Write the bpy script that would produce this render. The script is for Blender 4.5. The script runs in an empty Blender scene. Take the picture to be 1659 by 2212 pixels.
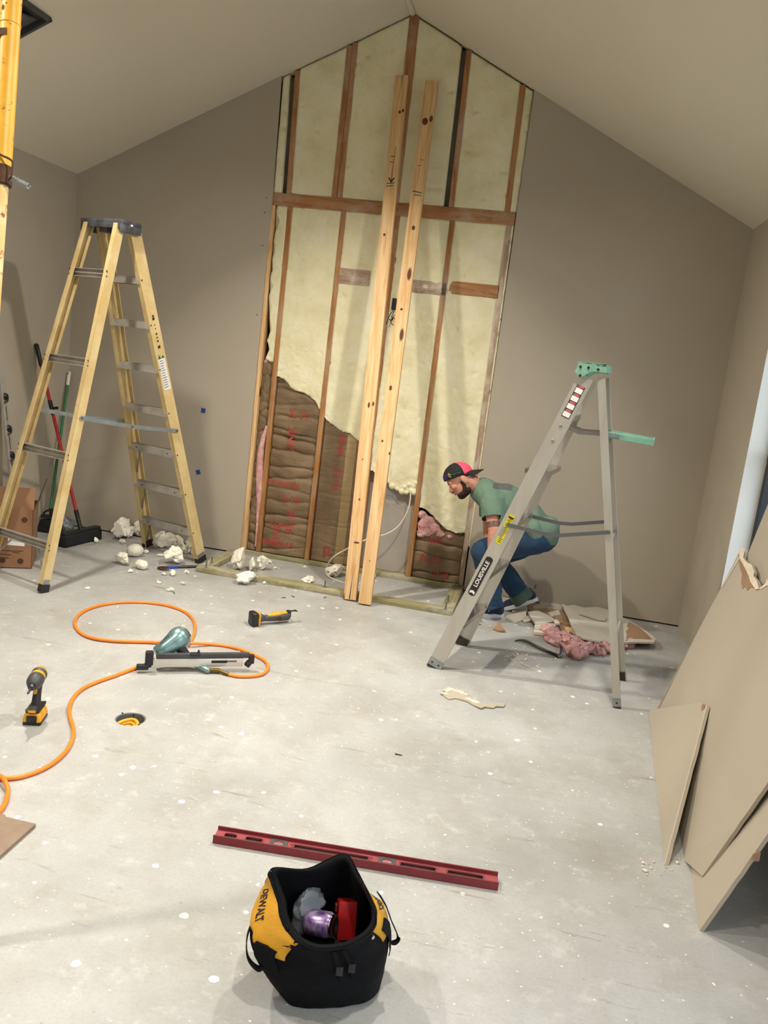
import bpy, bmesh, math, random
from mathutils import Vector as V, Matrix, noise
from math import sin, cos, pi, radians

# ---------------------------------------------------------------- camera
S = bpy.context.scene
COL = S.collection
FPX, YAW, PITCH, ROLL = 1778.54, 0.18264, -0.18366, 0.11686
CAM = V((0.92209, -6.13547, 1.67791))
FW = V((-sin(YAW)*cos(PITCH), cos(YAW)*cos(PITCH), sin(PITCH)))
_r = V((cos(YAW), sin(YAW), 0)); _u = _r.cross(FW)
RT = _r*cos(ROLL) + _u*sin(ROLL); UP = -_r*sin(ROLL) + _u*cos(ROLL)
cd = bpy.data.cameras.new('camera'); cam = bpy.data.objects.new('camera', cd); COL.objects.link(cam)
m = Matrix((RT, UP, -FW)).transposed().to_4x4(); m.translation = CAM
cam.matrix_world = m
cd.sensor_fit = 'HORIZONTAL'; cd.sensor_width = 36; cd.lens = FPX/1659*36; cd.clip_start = .05
S.camera = cam
# room sizes (metres): back wall is y=0, floor z=0
XL, XR, XM, H, ZR, YF = -2.936, 2.067, -.417, 2.804, 4.056, -8.6
def roofz(x):
    return H + (ZR-H)*((x-XL)/(XM-XL) if x < XM else (XR-x)/(XR-XM))

# ---------------------------------------------------------------- light
S.view_settings.view_transform = 'Standard'; S.view_settings.look = 'None'
S.view_settings.exposure = 0.0; S.view_settings.gamma = 1.0; S.view_settings.use_curve_mapping = False
w = bpy.data.worlds.new('sky'); S.world = w; w.use_nodes = True
bg = w.node_tree.nodes['Background']; bg.inputs[0].default_value = (.78, .89, 1, 1); bg.inputs[1].default_value = 3.3
CANS = [(-1.80, -2.15), (.88, -2.15), (-1.80, -4.6), (.95, -4.6), (-1.8, -7.2), (.95, -7.2)]
CANW = [62, 55, 31, 29, 28, 26]
CANCOL = (1, .915, .79)
def area(name, loc, rot, sx, sy, power, color, portal=False, spread=None):
    l = bpy.data.lights.new(name, 'AREA'); l.shape = 'RECTANGLE'; l.size = sx; l.size_y = sy
    l.energy = power; l.color = color
    o = bpy.data.objects.new(name, l); o.location = loc; o.rotation_euler = rot; COL.objects.link(o)
    if portal: l.cycles.is_portal = True
    if spread: l.spread = spread
    return o
# windows (right wall): y range, z range; the second is unseen, added for daylight
WINS = [(-2.75, -1.05, .55, 2.25), (-6.6, -4.2, .1, 2.25)]
for i, (a, b, c, d) in enumerate(WINS):
    area('daylight_portal', (XR+.19, (a+b)/2, (c+d)/2), (0, radians(90), 0), d-c, b-a, 1, (1, 1, 1), portal=True)

# ---------------------------------------------------------------- pixel rays onto real planes
def P(px, py, ax, val):
    d = FW + RT*((px-829.5)/FPX) - UP*((py-1106)/FPX)
    return CAM + d*((val-CAM[ax])/d[ax])
def W(px, py, y=0): return P(px, py, 1, y)
def F(px, py, z=0): return P(px, py, 2, z)
def X(px, py, x=XR): return P(px, py, 0, x)

# ---------------------------------------------------------------- materials
def lin(h):
    h = h.lstrip('#'); r = []
    for i in (0, 2, 4):
        c = int(h[i:i+2], 16)/255
        r.append(c/12.92 if c <= .04045 else ((c+.055)/1.055)**2.4)
    return (*r, 1)
class NT:
    def __init__(s, name, rough=.6, metal=0):
        s.m = bpy.data.materials.new(name); s.m.use_nodes = True; s.t = s.m.node_tree
        s.b = s.t.nodes['Principled BSDF']; s.b.inputs['Roughness'].default_value = rough; s.b.inputs['Metallic'].default_value = metal
        s.tc = s.t.nodes.new('ShaderNodeTexCoord'); s.co = s.tc.outputs['Object']
    def n(s, typ, **kw):
        x = s.t.nodes.new(typ)
        for k, v in kw.items():
            if k in x.inputs.keys() if hasattr(x.inputs, 'keys') else False:
                x.inputs[k].default_value = v
            else: setattr(x, k, v)
        return x
    def l(s, a, b): s.t.links.new(a, b)
    def map(s, scale=(1, 1, 1), rnd=False):
        mp = s.n('ShaderNodeMapping'); s.l(s.co, mp.inputs[0]); mp.inputs['Scale'].default_value = scale
        if rnd:
            oi = s.n('ShaderNodeObjectInfo'); mu = s.n('ShaderNodeMath', operation='MULTIPLY'); s.l(oi.outputs['Random'], mu.inputs[0]); mu.inputs[1].default_value = 37
            s.l(mu.outputs[0], mp.inputs['Location'])
        return mp.outputs[0]
    def noise(s, sc, det=4, co=None, rough=.55, dist=0):
        x = s.n('ShaderNodeTexNoise'); x.inputs['Scale'].default_value = sc; x.inputs['Detail'].default_value = det
        x.inputs['Roughness'].default_value = rough; x.inputs['Distortion'].default_value = dist
        s.l(co or s.co, x.inputs['Vector']); return x.outputs['Fac']
    def ramp(s, fac, stops):
        x = s.n('ShaderNodeValToRGB'); e = x.color_ramp.elements
        while len(e) < len(stops): e.new(.5)
        for q, (p, c) in zip(e, stops): q.position = p; q.color = lin(c) if isinstance(c, str) else (c, c, c, 1)
        s.l(fac, x.inputs[0]); return x.outputs[0]
    def mix(s, fac, a, b, mode='MIX'):
        x = s.n('ShaderNodeMix', data_type='RGBA', blend_type=mode)
        if isinstance(fac, (int, float)): x.inputs[0].default_value = fac
        else: s.l(fac, x.inputs[0])
        for i, v in ((6, a), (7, b)):
            if isinstance(v, str): x.inputs[i].default_value = lin(v)
            else: s.l(v, x.inputs[i])
        return x.outputs[2]
    def color(s, c):
        if isinstance(c, str): s.b.inputs['Base Color'].default_value = lin(c)
        else: s.l(c, s.b.inputs['Base Color'])
        return s
    def bump(s, fac, strength=.3, dist=.01):
        x = s.n('ShaderNodeBump'); x.inputs['Strength'].default_value = strength; x.inputs['Distance'].default_value = dist
        s.l(fac, x.inputs['Height']); s.l(x.outputs[0], s.b.inputs['Normal']); return s
def plain(name, c, rough=.55, metal=0, var=None, sc=8, bump=0, bsc=60, rnd=False):
    s = NT(name, rough, metal)
    co = s.map(rnd=rnd)
    if var: s.color(s.mix(s.ramp(s.noise(sc, 4, co), [(.35, 0.), (.7, 1.)]), c, var))
    else: s.color(s.mix(s.noise(sc*3, 3, co), c, c))
    if bump: s.bump(s.noise(bsc, 4, co), bump, .004)
    return s.m
M = {}
# painted drywall with light orange-peel texture
s = NT('greige_paint', .75); s.color(s.mix(s.ramp(s.noise(1.3, 3), [(.35, 0.), (.7, 1.)]), '#ada495', '#a9a090')); s.bump(s.noise(110, 2), .22, .003); M['greige'] = s.m
s = NT('ceiling_paint', .85); s.color(s.mix(s.noise(1.5, 3), '#d6cebc', '#d2cab7')); s.bump(s.noise(90, 2), .15, .003); M['ceil'] = s.m
# concrete slab
s = NT('concrete', .5)
c0 = s.ramp(s.noise(1.1, 6, rough=.62), [(.33, '#999a98'), (.5, '#a7a9a8'), (.68, '#b2b4b3')])
sm = s.noise(3.2, 8, rough=.72, dist=.12); c1 = s.mix(s.ramp(sm, [(.47, 0.), (.68, .5)]), c0, '#918c82')
c1 = s.mix(s.ramp(s.noise(85, 5, rough=.75), [(.45, 0.), (.75, .35)]), c1, '#83807a')
c1 = s.mix(s.ramp(s.noise(9, 7, rough=.75), [(.55, 0.), (.66, .5)]), c1, '#c0c0bc')
vo = s.n('ShaderNodeTexVoronoi'); vo.inputs['Scale'].default_value = 11; s.l(s.co, vo.inputs['Vector'])
dn = s.n('ShaderNodeMath', operation='ADD'); s.l(vo.outputs['Distance'], dn.inputs[0])
m2 = s.n('ShaderNodeMath', operation='MULTIPLY_ADD'); s.l(s.noise(60, 3), m2.inputs[0]); m2.inputs[1].default_value = .16; m2.inputs[2].default_value = -.08; s.l(m2.outputs[0], dn.inputs[1])
gate = s.n('ShaderNodeSeparateColor'); s.l(vo.outputs['Color'], gate.inputs[0])
sz = s.n('ShaderNodeMath', operation='MULTIPLY_ADD'); s.l(gate.outputs[0], sz.inputs[0]); sz.inputs[1].default_value = .17; sz.inputs[2].default_value = -.02
lt = s.n('ShaderNodeMath', operation='LESS_THAN'); s.l(dn.outputs[0], lt.inputs[0]); s.l(sz.outputs[0], lt.inputs[1])
c2 = s.mix(lt.outputs[0], c1, '#e6e2d9')
vo2 = s.n('ShaderNodeTexVoronoi'); vo2.inputs['Scale'].default_value = 28; s.l(s.map((1, 1.7, 1)), vo2.inputs['Vector'])
g2 = s.n('ShaderNodeSeparateColor'); s.l(vo2.outputs['Color'], g2.inputs[0])
a1 = s.n('ShaderNodeMath', operation='GREATER_THAN'); s.l(g2.outputs[1], a1.inputs[0]); a1.inputs[1].default_value = .66
a2 = s.n('ShaderNodeMath', operation='LESS_THAN'); s.l(vo2.outputs['Distance'], a2.inputs[0]); a2.inputs[1].default_value = .11
a3 = s.n('ShaderNodeMath', operation='MULTIPLY'); s.l(a1.outputs[0], a3.inputs[0]); s.l(a2.outputs[0], a3.inputs[1])
c3 = s.mix(a3.outputs[0], c2, '#e4e0d8')
# dark scuff strokes and specks
st = s.noise(2.2, 5, s.map((1, 9, 1)), rough=.75, dist=1.2)
c4 = s.mix(s.ramp(st, [(.61, 0.), (.70, .6)]), c3, '#7d7568')
sp = s.noise(42, 3); c5 = s.mix(s.ramp(sp, [(.7, 0.), (.76, .55)]), c4, '#70675a')
s.color(c5); s.bump(s.noise(14, 8, rough=.7), .25, .004)
rr = s.n('ShaderNodeMapRange'); s.l(s.noise(2.5, 5), rr.inputs[0]); rr.inputs['To Min'].default_value = .36; rr.inputs['To Max'].default_value = .62; s.l(rr.outputs[0], s.b.inputs['Roughness'])
M['concrete'] = s.m
def wood(name, a, b, c, knot='#5d3416', knots=True, dirt=None, rough=.65):
    s = NT(name, rough); co = s.map((1, 1, .09), rnd=True)
    g = s.noise(26, 5, co, dist=1.5); col = s.ramp(g, [(.3, a), (.5, b), (.72, c)])
    wv = s.n('ShaderNodeTexWave', wave_type='RINGS', rings_direction='SPHERICAL'); wv.inputs['Scale'].default_value = 9; wv.inputs['Distortion'].default_value = 5; wv.inputs['Detail'].default_value = 2
    s.l(s.map((1, 1, .05), rnd=True), wv.inputs['Vector'])
    col = s.mix(s.ramp(wv.outputs['Fac'], [(.0, .45), (.35, 0.)]), col, a)
    if knots:
        vo = s.n('ShaderNodeTexVoronoi'); vo.inputs['Scale'].default_value = 9; s.l(s.map((1, 1, .33), rnd=True), vo.inputs['Vector'])
        sc = s.n('ShaderNodeSeparateColor'); s.l(vo.outputs['Color'], sc.inputs[0])
        t1 = s.n('ShaderNodeMath', operation='GREATER_THAN'); s.l(sc.outputs[0], t1.inputs[0]); t1.inputs[1].default_value = .72
        k = s.ramp(vo.outputs['Distance'], [(.1, 1.), (.16, 0.)])
        mu = s.n('ShaderNodeMath', operation='MULTIPLY'); s.l(k, mu.inputs[0]); s.l(t1.outputs[0], mu.inputs[1])
        col = s.mix(mu.outputs[0], col, knot)
    if dirt:
        col = s.mix(s.ramp(s.noise(5, 6, s.map((1, 1, .5), rnd=True), rough=.7), [(.48, 0.), (.62, .75)]), col, dirt)
    s.color(col); s.bump(g, .15, .002); return s.m
M['pine'] = wood('new_pine', '#c9995f', '#dfba88', '#eaca9e')
M['knotm'] = plain('dark_knot', '#6a3c1c', .6, var='#4a2712', sc=60)
M['stud'] = wood('old_stud_wood', '#8c5e3a', '#a87446', '#b6865a', dirt='#b29c86')
M['studo'] = wood('orange_stud_wood', '#8c5e33', '#a87541', '#b5854e', dirt='#a98f78')
M['studw'] = wood('dusty_stud_wood', '#8f7763', '#a58d78', '#b8a28e', dirt='#d9cfbf')
M['treated'] = wood('treated_wood', '#6f6a45', '#8c8660', '#a39b78', dirt='#b9b3a2', knots=False)
s = NT('spray_foam', .85)
fc = s.ramp(s.noise(5, 5), [(.3, '#ddd6ae'), (.5, '#e9e3bf'), (.7, '#f0ebd0')])
fc = s.mix(s.ramp(s.noise(38, 4), [(.68, 0.), (.76, .6)]), fc, '#b8ae84')
s.color(fc); s.bump(s.noise(38, 7, rough=.72), .7, .01); M['foam'] = s.m
s = NT('foam_chunk', .8); s.color(s.ramp(s.noise(9, 4), [(.3, '#dcd8c6'), (.6, '#eeebdf')])); s.bump(s.noise(70, 5), .5, .004); M['chunk'] = s.m
s = NT('kraft_paper', .6); s.color(s.ramp(s.noise(4, 5), [(.3, '#645139'), (.55, '#786449'), (.75, '#8b775a')])); s.bump(s.noise(20, 5, s.map((1, 1, 3)), dist=1), .5, .012); M['kraft'] = s.m
M['tapeband'] = plain('kraft_glue_strip', '#a08a62', .6, var='#927c56')
s = NT('pink_fibreglass', .95); s.color(s.ramp(s.noise(22, 6, rough=.7), [(.3, '#c98a8a'), (.5, '#e3abaa'), (.72, '#f5dad6')])); s.bump(s.noise(90, 6, rough=.8), .9, .01); M['pink'] = s.m
M['redink'] = plain('red_print', '#a2403a', .7, var='#8b4e3c', sc=30)
M['dark'] = plain('dark_sheathing', '#1c1815', .9, var='#2b241d')
M['tar'] = plain('grey_felt', '#625d50', .8, var='#46423a', sc=6)
M['backing'] = plain('gypsum_backing', '#a6a097', .85, var='#98928a', sc=3)
M['paper'] = plain('drywall_paper', '#c5c0b2', .9, var='#b5afa1', sc=5)
M['brownpaper'] = plain('drywall_brown_paper', '#9b7e63', .9, var='#8a6c54', sc=9)
M['gyps'] = plain('gypsum_core', '#ded3c2', .95, var='#c8b9a6', sc=25, bump=.5)
M['foot'] = plain('black_rubber', '#1b1b1a', .7, var='#2a2927')
s = NT('yellow_fibreglass', .5); yc = s.ramp(s.noise(7, 5), [(.3, '#bfa56c'), (.6, '#d3bd8c')]); yc = s.mix(s.ramp(s.noise(30, 5), [(.66, 0.), (.74, .5)]), yc, '#8f7748'); s.color(yc); M['yfg'] = s.m
M['yfg2'] = plain('yellow_fibreglass_inner', '#b99a2e', .5, var='#c9ab45')
M['stepal'] = plain('dusty_aluminium_step', '#b5b1aa', .5, .4, var='#9c968f', sc=12)
M['galv'] = plain('galvanised_steel', '#8d979c', .45, .7, var='#a3a9aa', sc=20)
s = NT('brushed_aluminium', .42, .7); s.color(s.ramp(s.noise(12, 4, s.map((1, 1, .1))), [(.3, '#bcb8af'), (.7, '#cfccc5')])); M['alum'] = s.m
M['alumsh'] = plain('polished_aluminium', '#c9c9c8', .2, 1)
M['greenp'] = plain('green_plastic', '#73a58c', .5, var='#85b39c', sc=25)
M['rivet'] = plain('dark_rivet', '#4a443d', .4, .8)
M['capblk'] = plain('ladder_top_black', '#33343a', .55, var='#5a5c62', sc=14)
M['white'] = plain('white_plastic', '#dcd9d2', .5)
M['black'] = plain('black_plastic', '#16161a', .45, var='#222226')
M['bristle'] = plain('black_bristles', '#15171a', .9, bump=1, bsc=200)
M['dkgray'] = plain('dark_grey_plastic', '#3a3a3c', .5, var='#4a4a4b')
M['red'] = plain('red_paint', '#b02224', .4)
M['green'] = plain('green_paint', '#1f6b3c', .4)
M['blue'] = plain('blue_paint', '#23409a', .5)
M['bluetape'] = plain('blue_tape', '#1f4a93', .7)
M['steel'] = plain('dark_steel', '#4b4c50', .4, .8, var='#3a3a3c')
M['steel2'] = plain('grey_steel', '#777a7c', .4, .8)
M['orange'] = plain('orange_hose', '#f47a1c', .42, var='#f9862a', sc=4)
M['cable'] = plain('white_cable', '#d9d2bd', .5)
M['card'] = plain('cardboard', '#8f6a4d', .85, var='#856046', sc=4)
M['cardin'] = plain('cardboard_inside', '#4b2e1c', .9)
M['label'] = plain('white_label', '#dddcdc', .6)
M['ink'] = plain('black_print', '#1b1a1a', .7)
M['bag'] = plain('black_nylon', '#07080b', .8, var='#0d0f14', sc=5, bump=.6, bsc=260)
M['bag'].node_tree.nodes['Principled BSDF'].inputs['Specular IOR Level'].default_value = .15
M['lining'] = plain('bag_lining', '#0f1214', .6, var='#23292c', sc=9, bump=.4, bsc=60)
M['bagy'] = plain('yellow_nylon', '#cc951c', .7, var='#ae7e18', sc=9, bump=.4, bsc=240)
M['toolY'] = plain('tool_yellow', '#e0a31b', .45, var='#c98c14', sc=30)
M['lvl'] = plain('level_red', '#6e2127', .6, var='#7d2a2f', sc=14)
M['lvl2'] = plain('level_web_red', '#964247', .6, var='#87383d', sc=20)
s = NT('yellow_steel', .45); yc = s.ramp(s.noise(9, 4), [(.3, '#d99b1f'), (.6, '#e8b23a')]); yc = s.mix(s.ramp(s.noise(26, 5, rough=.7), [(.62, 0.), (.67, 1.)]), yc, '#6b3f1a'); s.color(yc); M['ysteel'] = s.m
s = NT('yellow_steel_worn', .5); yc = s.ramp(s.noise(9, 4), [(.3, '#dca548'), (.6, '#ecd3a0')]); yc = s.mix(s.ramp(s.noise(22, 5, rough=.7), [(.6, 0.), (.67, 1.)]), yc, '#8a5a2c'); s.color(yc); M['ysteel2'] = s.m
M['rust'] = plain('rusty_steel', '#5c3b26', .7, .4, var='#3b2a20', sc=40)
M['teal'] = plain('teal_cast_metal', '#6f8f93', .3, .7, var='#8fb0b3', sc=14)
M['silver'] = plain('silver_magazine', '#cfcdc6', .4, .5)
s = NT('skin', .55); s.color(s.mix(s.ramp(s.noise(30, 3), [(.4, 0.), (.7, 1.)]), '#b8806a', '#c58f78')); s.b.inputs['Subsurface Weight'].default_value = .06; M['skin'] = s.m
M['beard'] = plain('dark_brown_hair', '#2a1913', .9, var='#3a231a', sc=60, bump=.8, bsc=200)
M['shirt'] = plain('sage_shirt', '#66806f', .9, var='#5b7565', sc=6, bump=.3, bsc=120)
M['jeans'] = plain('blue_denim', '#162f48', .9, var='#214563', sc=5, bump=.4, bsc=180)
M['cuff'] = plain('denim_cuff', '#4c6258', .9)
M['shoe'] = plain('navy_canvas', '#252b3f', .9, var='#2f3650', sc=60, bump=.4, bsc=250)
M['sole'] = plain('white_rubber_sole', '#d9dcde', .6)
M['capm'] = plain('black_cap_cloth', '#111012', .8)
M['pinkcap'] = plain('pink_cap_mesh', '#f0506f', .8)
M['purple'] = plain('purple_patch', '#2b1660', .7)
M['gprint'] = plain('grey_print', '#4e5f62', .9, var='#5f5350', sc=40)
M['tattoo'] = plain('dark_tattoo', '#4a3c39', .6, var='#8a6656', sc=40)
M['ylabel'] = plain('yellow_label', '#d2c81f', .5, var='#c2b81c')
M['vinyl'] = plain('black_vinyl_frame', '#0f1116', .4)
M['jamb'] = plain('white_jamb_paint', '#d5d3cb', .6)
M['outg'] = plain('outside_siding', '#8d99a3', .9)
M['wire_b'] = plain('blue_wire', '#3a5a9a', .5)
M['canp'] = plain('purple_can', '#5a2a86', .3, .5, var='#c9b7d6', sc=30)
M['redbox'] = plain('red_plastic_box', '#b8141a', .5, var='#9c1016')
M['lvlblk'] = plain('vial_block', '#4a4648', .5)
M['lighttrim'] = plain('white_can_trim', '#e8e6e0', .5)
s = NT('clear_plastic', .25); s.color('#9aa2ab'); s.b.inputs['Alpha'].default_value = .55; s.b.inputs['Specular IOR Level'].default_value = .8; M['clear'] = s.m
g = NT('window_glass', .02); g.color('#ffffff'); g.b.inputs['Transmission Weight'].default_value = 1; g.b.inputs['IOR'].default_value = 1.05; g.b.inputs['Alpha'].default_value = .12; M['glass'] = g.m
e = NT('lamp_lens', .5); e.color('#ffffff'); e.b.inputs['Emission Color'].default_value = (*CANCOL, 1); e.b.inputs['Emission Strength'].default_value = 6; M['lens'] = e.m

# ---------------------------------------------------------------- mesh helpers
def obj(name, bm, mats, parent=None, smooth=False, loc=None, label=None, kind=None, angle=None):
    me = bpy.data.meshes.new(name)
    if isinstance(bm, bmesh.types.BMesh):
        bmesh.ops.recalc_face_normals(bm, faces=bm.faces)
        bm.to_mesh(me); bm.free()
    else: me = bm; me.name = name
    me.materials.clear()
    for k in (mats if isinstance(mats, (list, tuple)) else [mats]): me.materials.append(M[k] if isinstance(k, str) else k)
    if smooth:
        me.polygons.foreach_set('use_smooth', [True]*len(me.polygons))
        if angle: me.set_sharp_from_angle(angle=radians(angle))
    o = bpy.data.objects.new(name, me); COL.objects.link(o)
    if parent:
        o.parent = parent; o.matrix_parent_inverse = rootmat(parent).inverted()
    if label: o['label'] = label
    if kind: o['kind'] = kind
    return o
def rootmat(o):
    return Matrix.Identity(4) if o.parent else o.matrix_basis.copy()
def tag(o, label, cat, group=None, kind=None):
    o['label'] = label; o['category'] = cat
    if group: o['group'] = group
    if kind: o['kind'] = kind
    return o
def thing(name, label, cat, loc=(0, 0, 0), group=None):
    o = bpy.data.objects.new(name, None); o.empty_display_size = .05; COL.objects.link(o); o.location = loc
    return tag(o, label, cat, group)
def struct(name, bm, mats, parent=None, **k):
    o = obj(name, bm, mats, parent, **k)
    if not parent: o['kind'] = 'structure'
    return o
def B(): return bmesh.new()
def frame(t, hint=V((0, 0, 1))):
    t = t.normalized(); a = hint - t*hint.dot(t)
    if a.length < 1e-4: a = V((1, 0, 0)) - t*t.x
    a.normalize(); return a, t.cross(a)
def box(bm, c, s, R=None, mi=0, bev=0):
    vs = bmesh.ops.create_cube(bm, size=1)['verts']
    mt = Matrix.Translation(V(c)) @ ((R.to_4x4() if R else Matrix.Identity(4))) @ Matrix.Diagonal((*s, 1))
    bmesh.ops.transform(bm, matrix=mt, verts=vs)
    fs = {f for v in vs for f in v.link_faces}
    for f in fs: f.material_index = mi
    if bev:
        es = list({e for v in vs for e in v.link_edges})
        r = bmesh.ops.bevel(bm, geom=es, offset=bev, segments=2, affect='EDGES', profile=.5)
        for f in r['faces']: f.material_index = mi
    return vs
def beam(bm, A, Bp, w, d, wdir, mi=0, bev=0):
    A, Bp = V(A), V(Bp); t = (Bp-A); a, b = frame(t, V(wdir))
    R = Matrix((a, t.normalized().cross(a), t.normalized())).transposed()
    return box(bm, (A+Bp)/2, (w, d, t.length), R, mi, bev)
def tube(bm, pts, r, seg=10, mi=0, caps=True):
    pts = [V(p) for p in pts]; n = len(pts); rs = r if isinstance(r, (list, tuple)) else [r]*n
    t0 = (pts[1]-pts[0]).normalized(); a, b = frame(t0); rings = []
    for i, p in enumerate(pts):
        t = (pts[min(i+1, n-1)]-pts[max(i-1, 0)])
        if t.length < 1e-9: t = t0
        t.normalize(); a = a - t*a.dot(t)
        if a.length < 1e-5: a, _ = frame(t)
        a.normalize(); b = t.cross(a)
        rings.append([bm.verts.new(p + (a*cos(2*pi*k/seg)+b*sin(2*pi*k/seg))*rs[i]) for k in range(seg)])
    for i in range(n-1):
        for k in range(seg):
            f = bm.faces.new((rings[i][k], rings[i][(k+1) % seg], rings[i+1][(k+1) % seg], rings[i+1][k])); f.material_index = mi
    if caps:
        bm.faces.new(rings[0][::-1]).material_index = mi; bm.faces.new(rings[-1]).material_index = mi
def cyl(bm, A, Bp, r, r2=None, seg=20, mi=0): tube(bm, [A, Bp], [r, r if r2 is None else r2], seg, mi)
def crom(pts, n=8, closed=False):
    pts = [V(p) for p in pts]; out = []; N = len(pts)
    for i in range(N if closed else N-1):
        p = [pts[(i+k-1) % N] if closed else pts[max(0, min(N-1, i+k-1))] for k in range(4)]
        for j in range(n):
            t = j/n
            out.append(.5*((2*p[1])+(p[2]-p[0])*t+(2*p[0]-5*p[1]+4*p[2]-p[3])*t*t+(3*p[1]-p[0]-3*p[2]+p[3])*t**3))
    if not closed: out.append(pts[-1])
    return out
def prism(bm, pts, off, mi=0, side=None, bottom=None):
    off = V(off); a = [bm.verts.new(V(p)) for p in pts]; b = [bm.verts.new(V(p)+off) for p in pts]; n = len(a)
    bm.faces.new(a).material_index = mi
    bm.faces.new(b[::-1]).material_index = mi if bottom is None else bottom
    for i in range(n): bm.faces.new((a[i], b[i], b[(i+1) % n], a[(i+1) % n])).material_index = mi if side is None else side
def lathe(bm, prof, A, t, seg=24, mi=0):
    a, b = frame(V(t)); t = V(t).normalized(); rings = []
    for r, h in prof: rings.append([bm.verts.new(V(A)+t*h+(a*cos(2*pi*k/seg)+b*sin(2*pi*k/seg))*max(r, 1e-4)) for k in range(seg)])
    for i in range(len(rings)-1):
        for k in range(seg): bm.faces.new((rings[i][k], rings[i][(k+1) % seg], rings[i+1][(k+1) % seg], rings[i+1][k])).material_index = mi
    bm.faces.new(rings[0][::-1]).material_index = mi; bm.faces.new(rings[-1]).material_index = mi
def ell(bm, c, r, R=None, sub=3, mi=0):
    vs = bmesh.ops.create_icosphere(bm, subdivisions=sub, radius=1)['verts']
    mt = Matrix.Translation(V(c)) @ (R.to_4x4() if R else Matrix.Identity(4)) @ Matrix.Diagonal((*(r if isinstance(r, (tuple, list)) else (r, r, r)), 1))
    bmesh.ops.transform(bm, matrix=mt, verts=vs)
    for v in vs:
        for f in v.link_faces: f.material_index = mi
    return vs
def limb(bm, pts, rs, seg=16):
    pts = [V(p) for p in pts]
    for i, p in enumerate(pts): ell(bm, p, rs[i], sub=2)
    for i in range(len(pts)-1): cyl(bm, pts[i], pts[i+1], rs[i], rs[i+1], seg)
def remesh(bm, voxel, smooth=3, fac=.6):
    bmesh.ops.recalc_face_normals(bm, faces=bm.faces)
    me = bpy.data.meshes.new('t'); bm.to_mesh(me); bm.free(); o = bpy.data.objects.new('t', me); COL.objects.link(o)
    r = o.modifiers.new('r', 'REMESH'); r.mode = 'VOXEL'; r.voxel_size = voxel
    if smooth: q = o.modifiers.new('s', 'SMOOTH'); q.iterations = smooth; q.factor = fac
    dg = bpy.context.evaluated_depsgraph_get(); dg.update()
    out = bpy.data.meshes.new_from_object(o.evaluated_get(dg)); bpy.data.objects.remove(o); bpy.data.meshes.remove(me)
    return out
def rock(c, r, seed, amp=.45, freq=1.6, sub=4, ncut=4):
    """irregular broken lump: returns bmesh"""
    bm = B(); rnd = random.Random(seed); off = V((rnd.random()*50, rnd.random()*50, rnd.random()*50))
    vs = bmesh.ops.create_icosphere(bm, subdivisions=sub, radius=1)['verts']
    cuts = [(V((rnd.uniform(-1, 1), rnd.uniform(-1, 1), rnd.uniform(-.3, 1))).normalized(), rnd.uniform(.45, .8)) for _ in range(ncut)]
    rz = rnd.uniform(0, 6.28)
    for v in vs:
        p = v.co.copy(); d = 1 + amp*noise.noise(p*freq+off) + amp*.5*noise.noise(p*freq*2.3+off)+.06*noise.noise(p*9+off)
        p *= d
        for n_, h in cuts:
            e = p.dot(n_)-h
            if e > 0: p -= n_*e*.85
        v.co = p
    mt = Matrix.Translation(V(c)) @ Matrix.Rotation(rz, 4, 'Z') @ Matrix.Diagonal((*r, 1))
    bmesh.ops.transform(bm, matrix=mt, verts=vs)
    zmin = min(v.co.z for v in vs)
    for v in vs: v.co.z += c[2]-zmin
    for v in vs: v.co.z = max(v.co.z, c[2]+.002) if v.co.z < c[2]+.004 else v.co.z
    return bm
def cut(bm, co, no, test):
    """trim cloth cleanly where it passes the plane, only on faces that pass test(centre)"""
    fs = [f for f in bm.faces if test(f.calc_center_median())]
    es = {e for f in fs for e in f.edges}; vs = {v for f in fs for v in f.verts}
    bmesh.ops.bisect_plane(bm, geom=fs+list(es)+list(vs), plane_co=co, plane_no=no, clear_outer=True)
def textmesh(txt, size, mtx, extrude=.0004, align='CENTER', bold=0):
    cu = bpy.data.curves.new('t', 'FONT'); cu.body = txt; cu.size = size; cu.extrude = extrude; cu.align_x = align; cu.align_y = 'CENTER'; cu.offset = bold
    cu.resolution_u = 3
    o = bpy.data.objects.new('t', cu); COL.objects.link(o); dg = bpy.context.evaluated_depsgraph_get(); dg.update()
    me = bpy.data.meshes.new_from_object(o.evaluated_get(dg)); bpy.data.objects.remove(o)
    if mtx is not None: me.transform(mtx)
    return me
def mtx(o, x, y):
    x = V(x).normalized(); y = V(y); y = (y-x*y.dot(x)).normalized(); z = x.cross(y)
    m = Matrix((x, y, z)).transposed().to_4x4(); m.translation = V(o); return m
# ================================================================ SETTING
# floor slab with a real round hole
HC = V((-.674, -3.003, 0)); HR = .066
bm = B(); q = .2; N = 48
outer = []; inner = []
for k in range(N):
    a = 2*pi*k/N+pi/4; c, s_ = cos(a), sin(a); mx = max(abs(c), abs(s_))
    outer.append(bm.verts.new(HC+V((c/mx*q, s_/mx*q, 0)))); inner.append(bm.verts.new(HC+V((c*HR, s_*HR, 0))))
low = [bm.verts.new(v.co+V((0, 0, -.16))) for v in inner]
for k in range(N):
    j = (k+1) % N
    bm.faces.new((outer[k], outer[j], inner[j], inner[k])); bm.faces.new((inner[k], inner[j], low[j], low[k]))
x0, x1, y0, y1 = HC.x-q, HC.x+q, HC.y-q, HC.y+q; A0, A1, B0, B1 = XL-.2, XR+.12, YF-.2, .3
def quad(bm, *p, mi=0):
    f = bm.faces.new([bm.verts.new(V(a)) for a in p]); f.material_index = mi; return f
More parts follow.
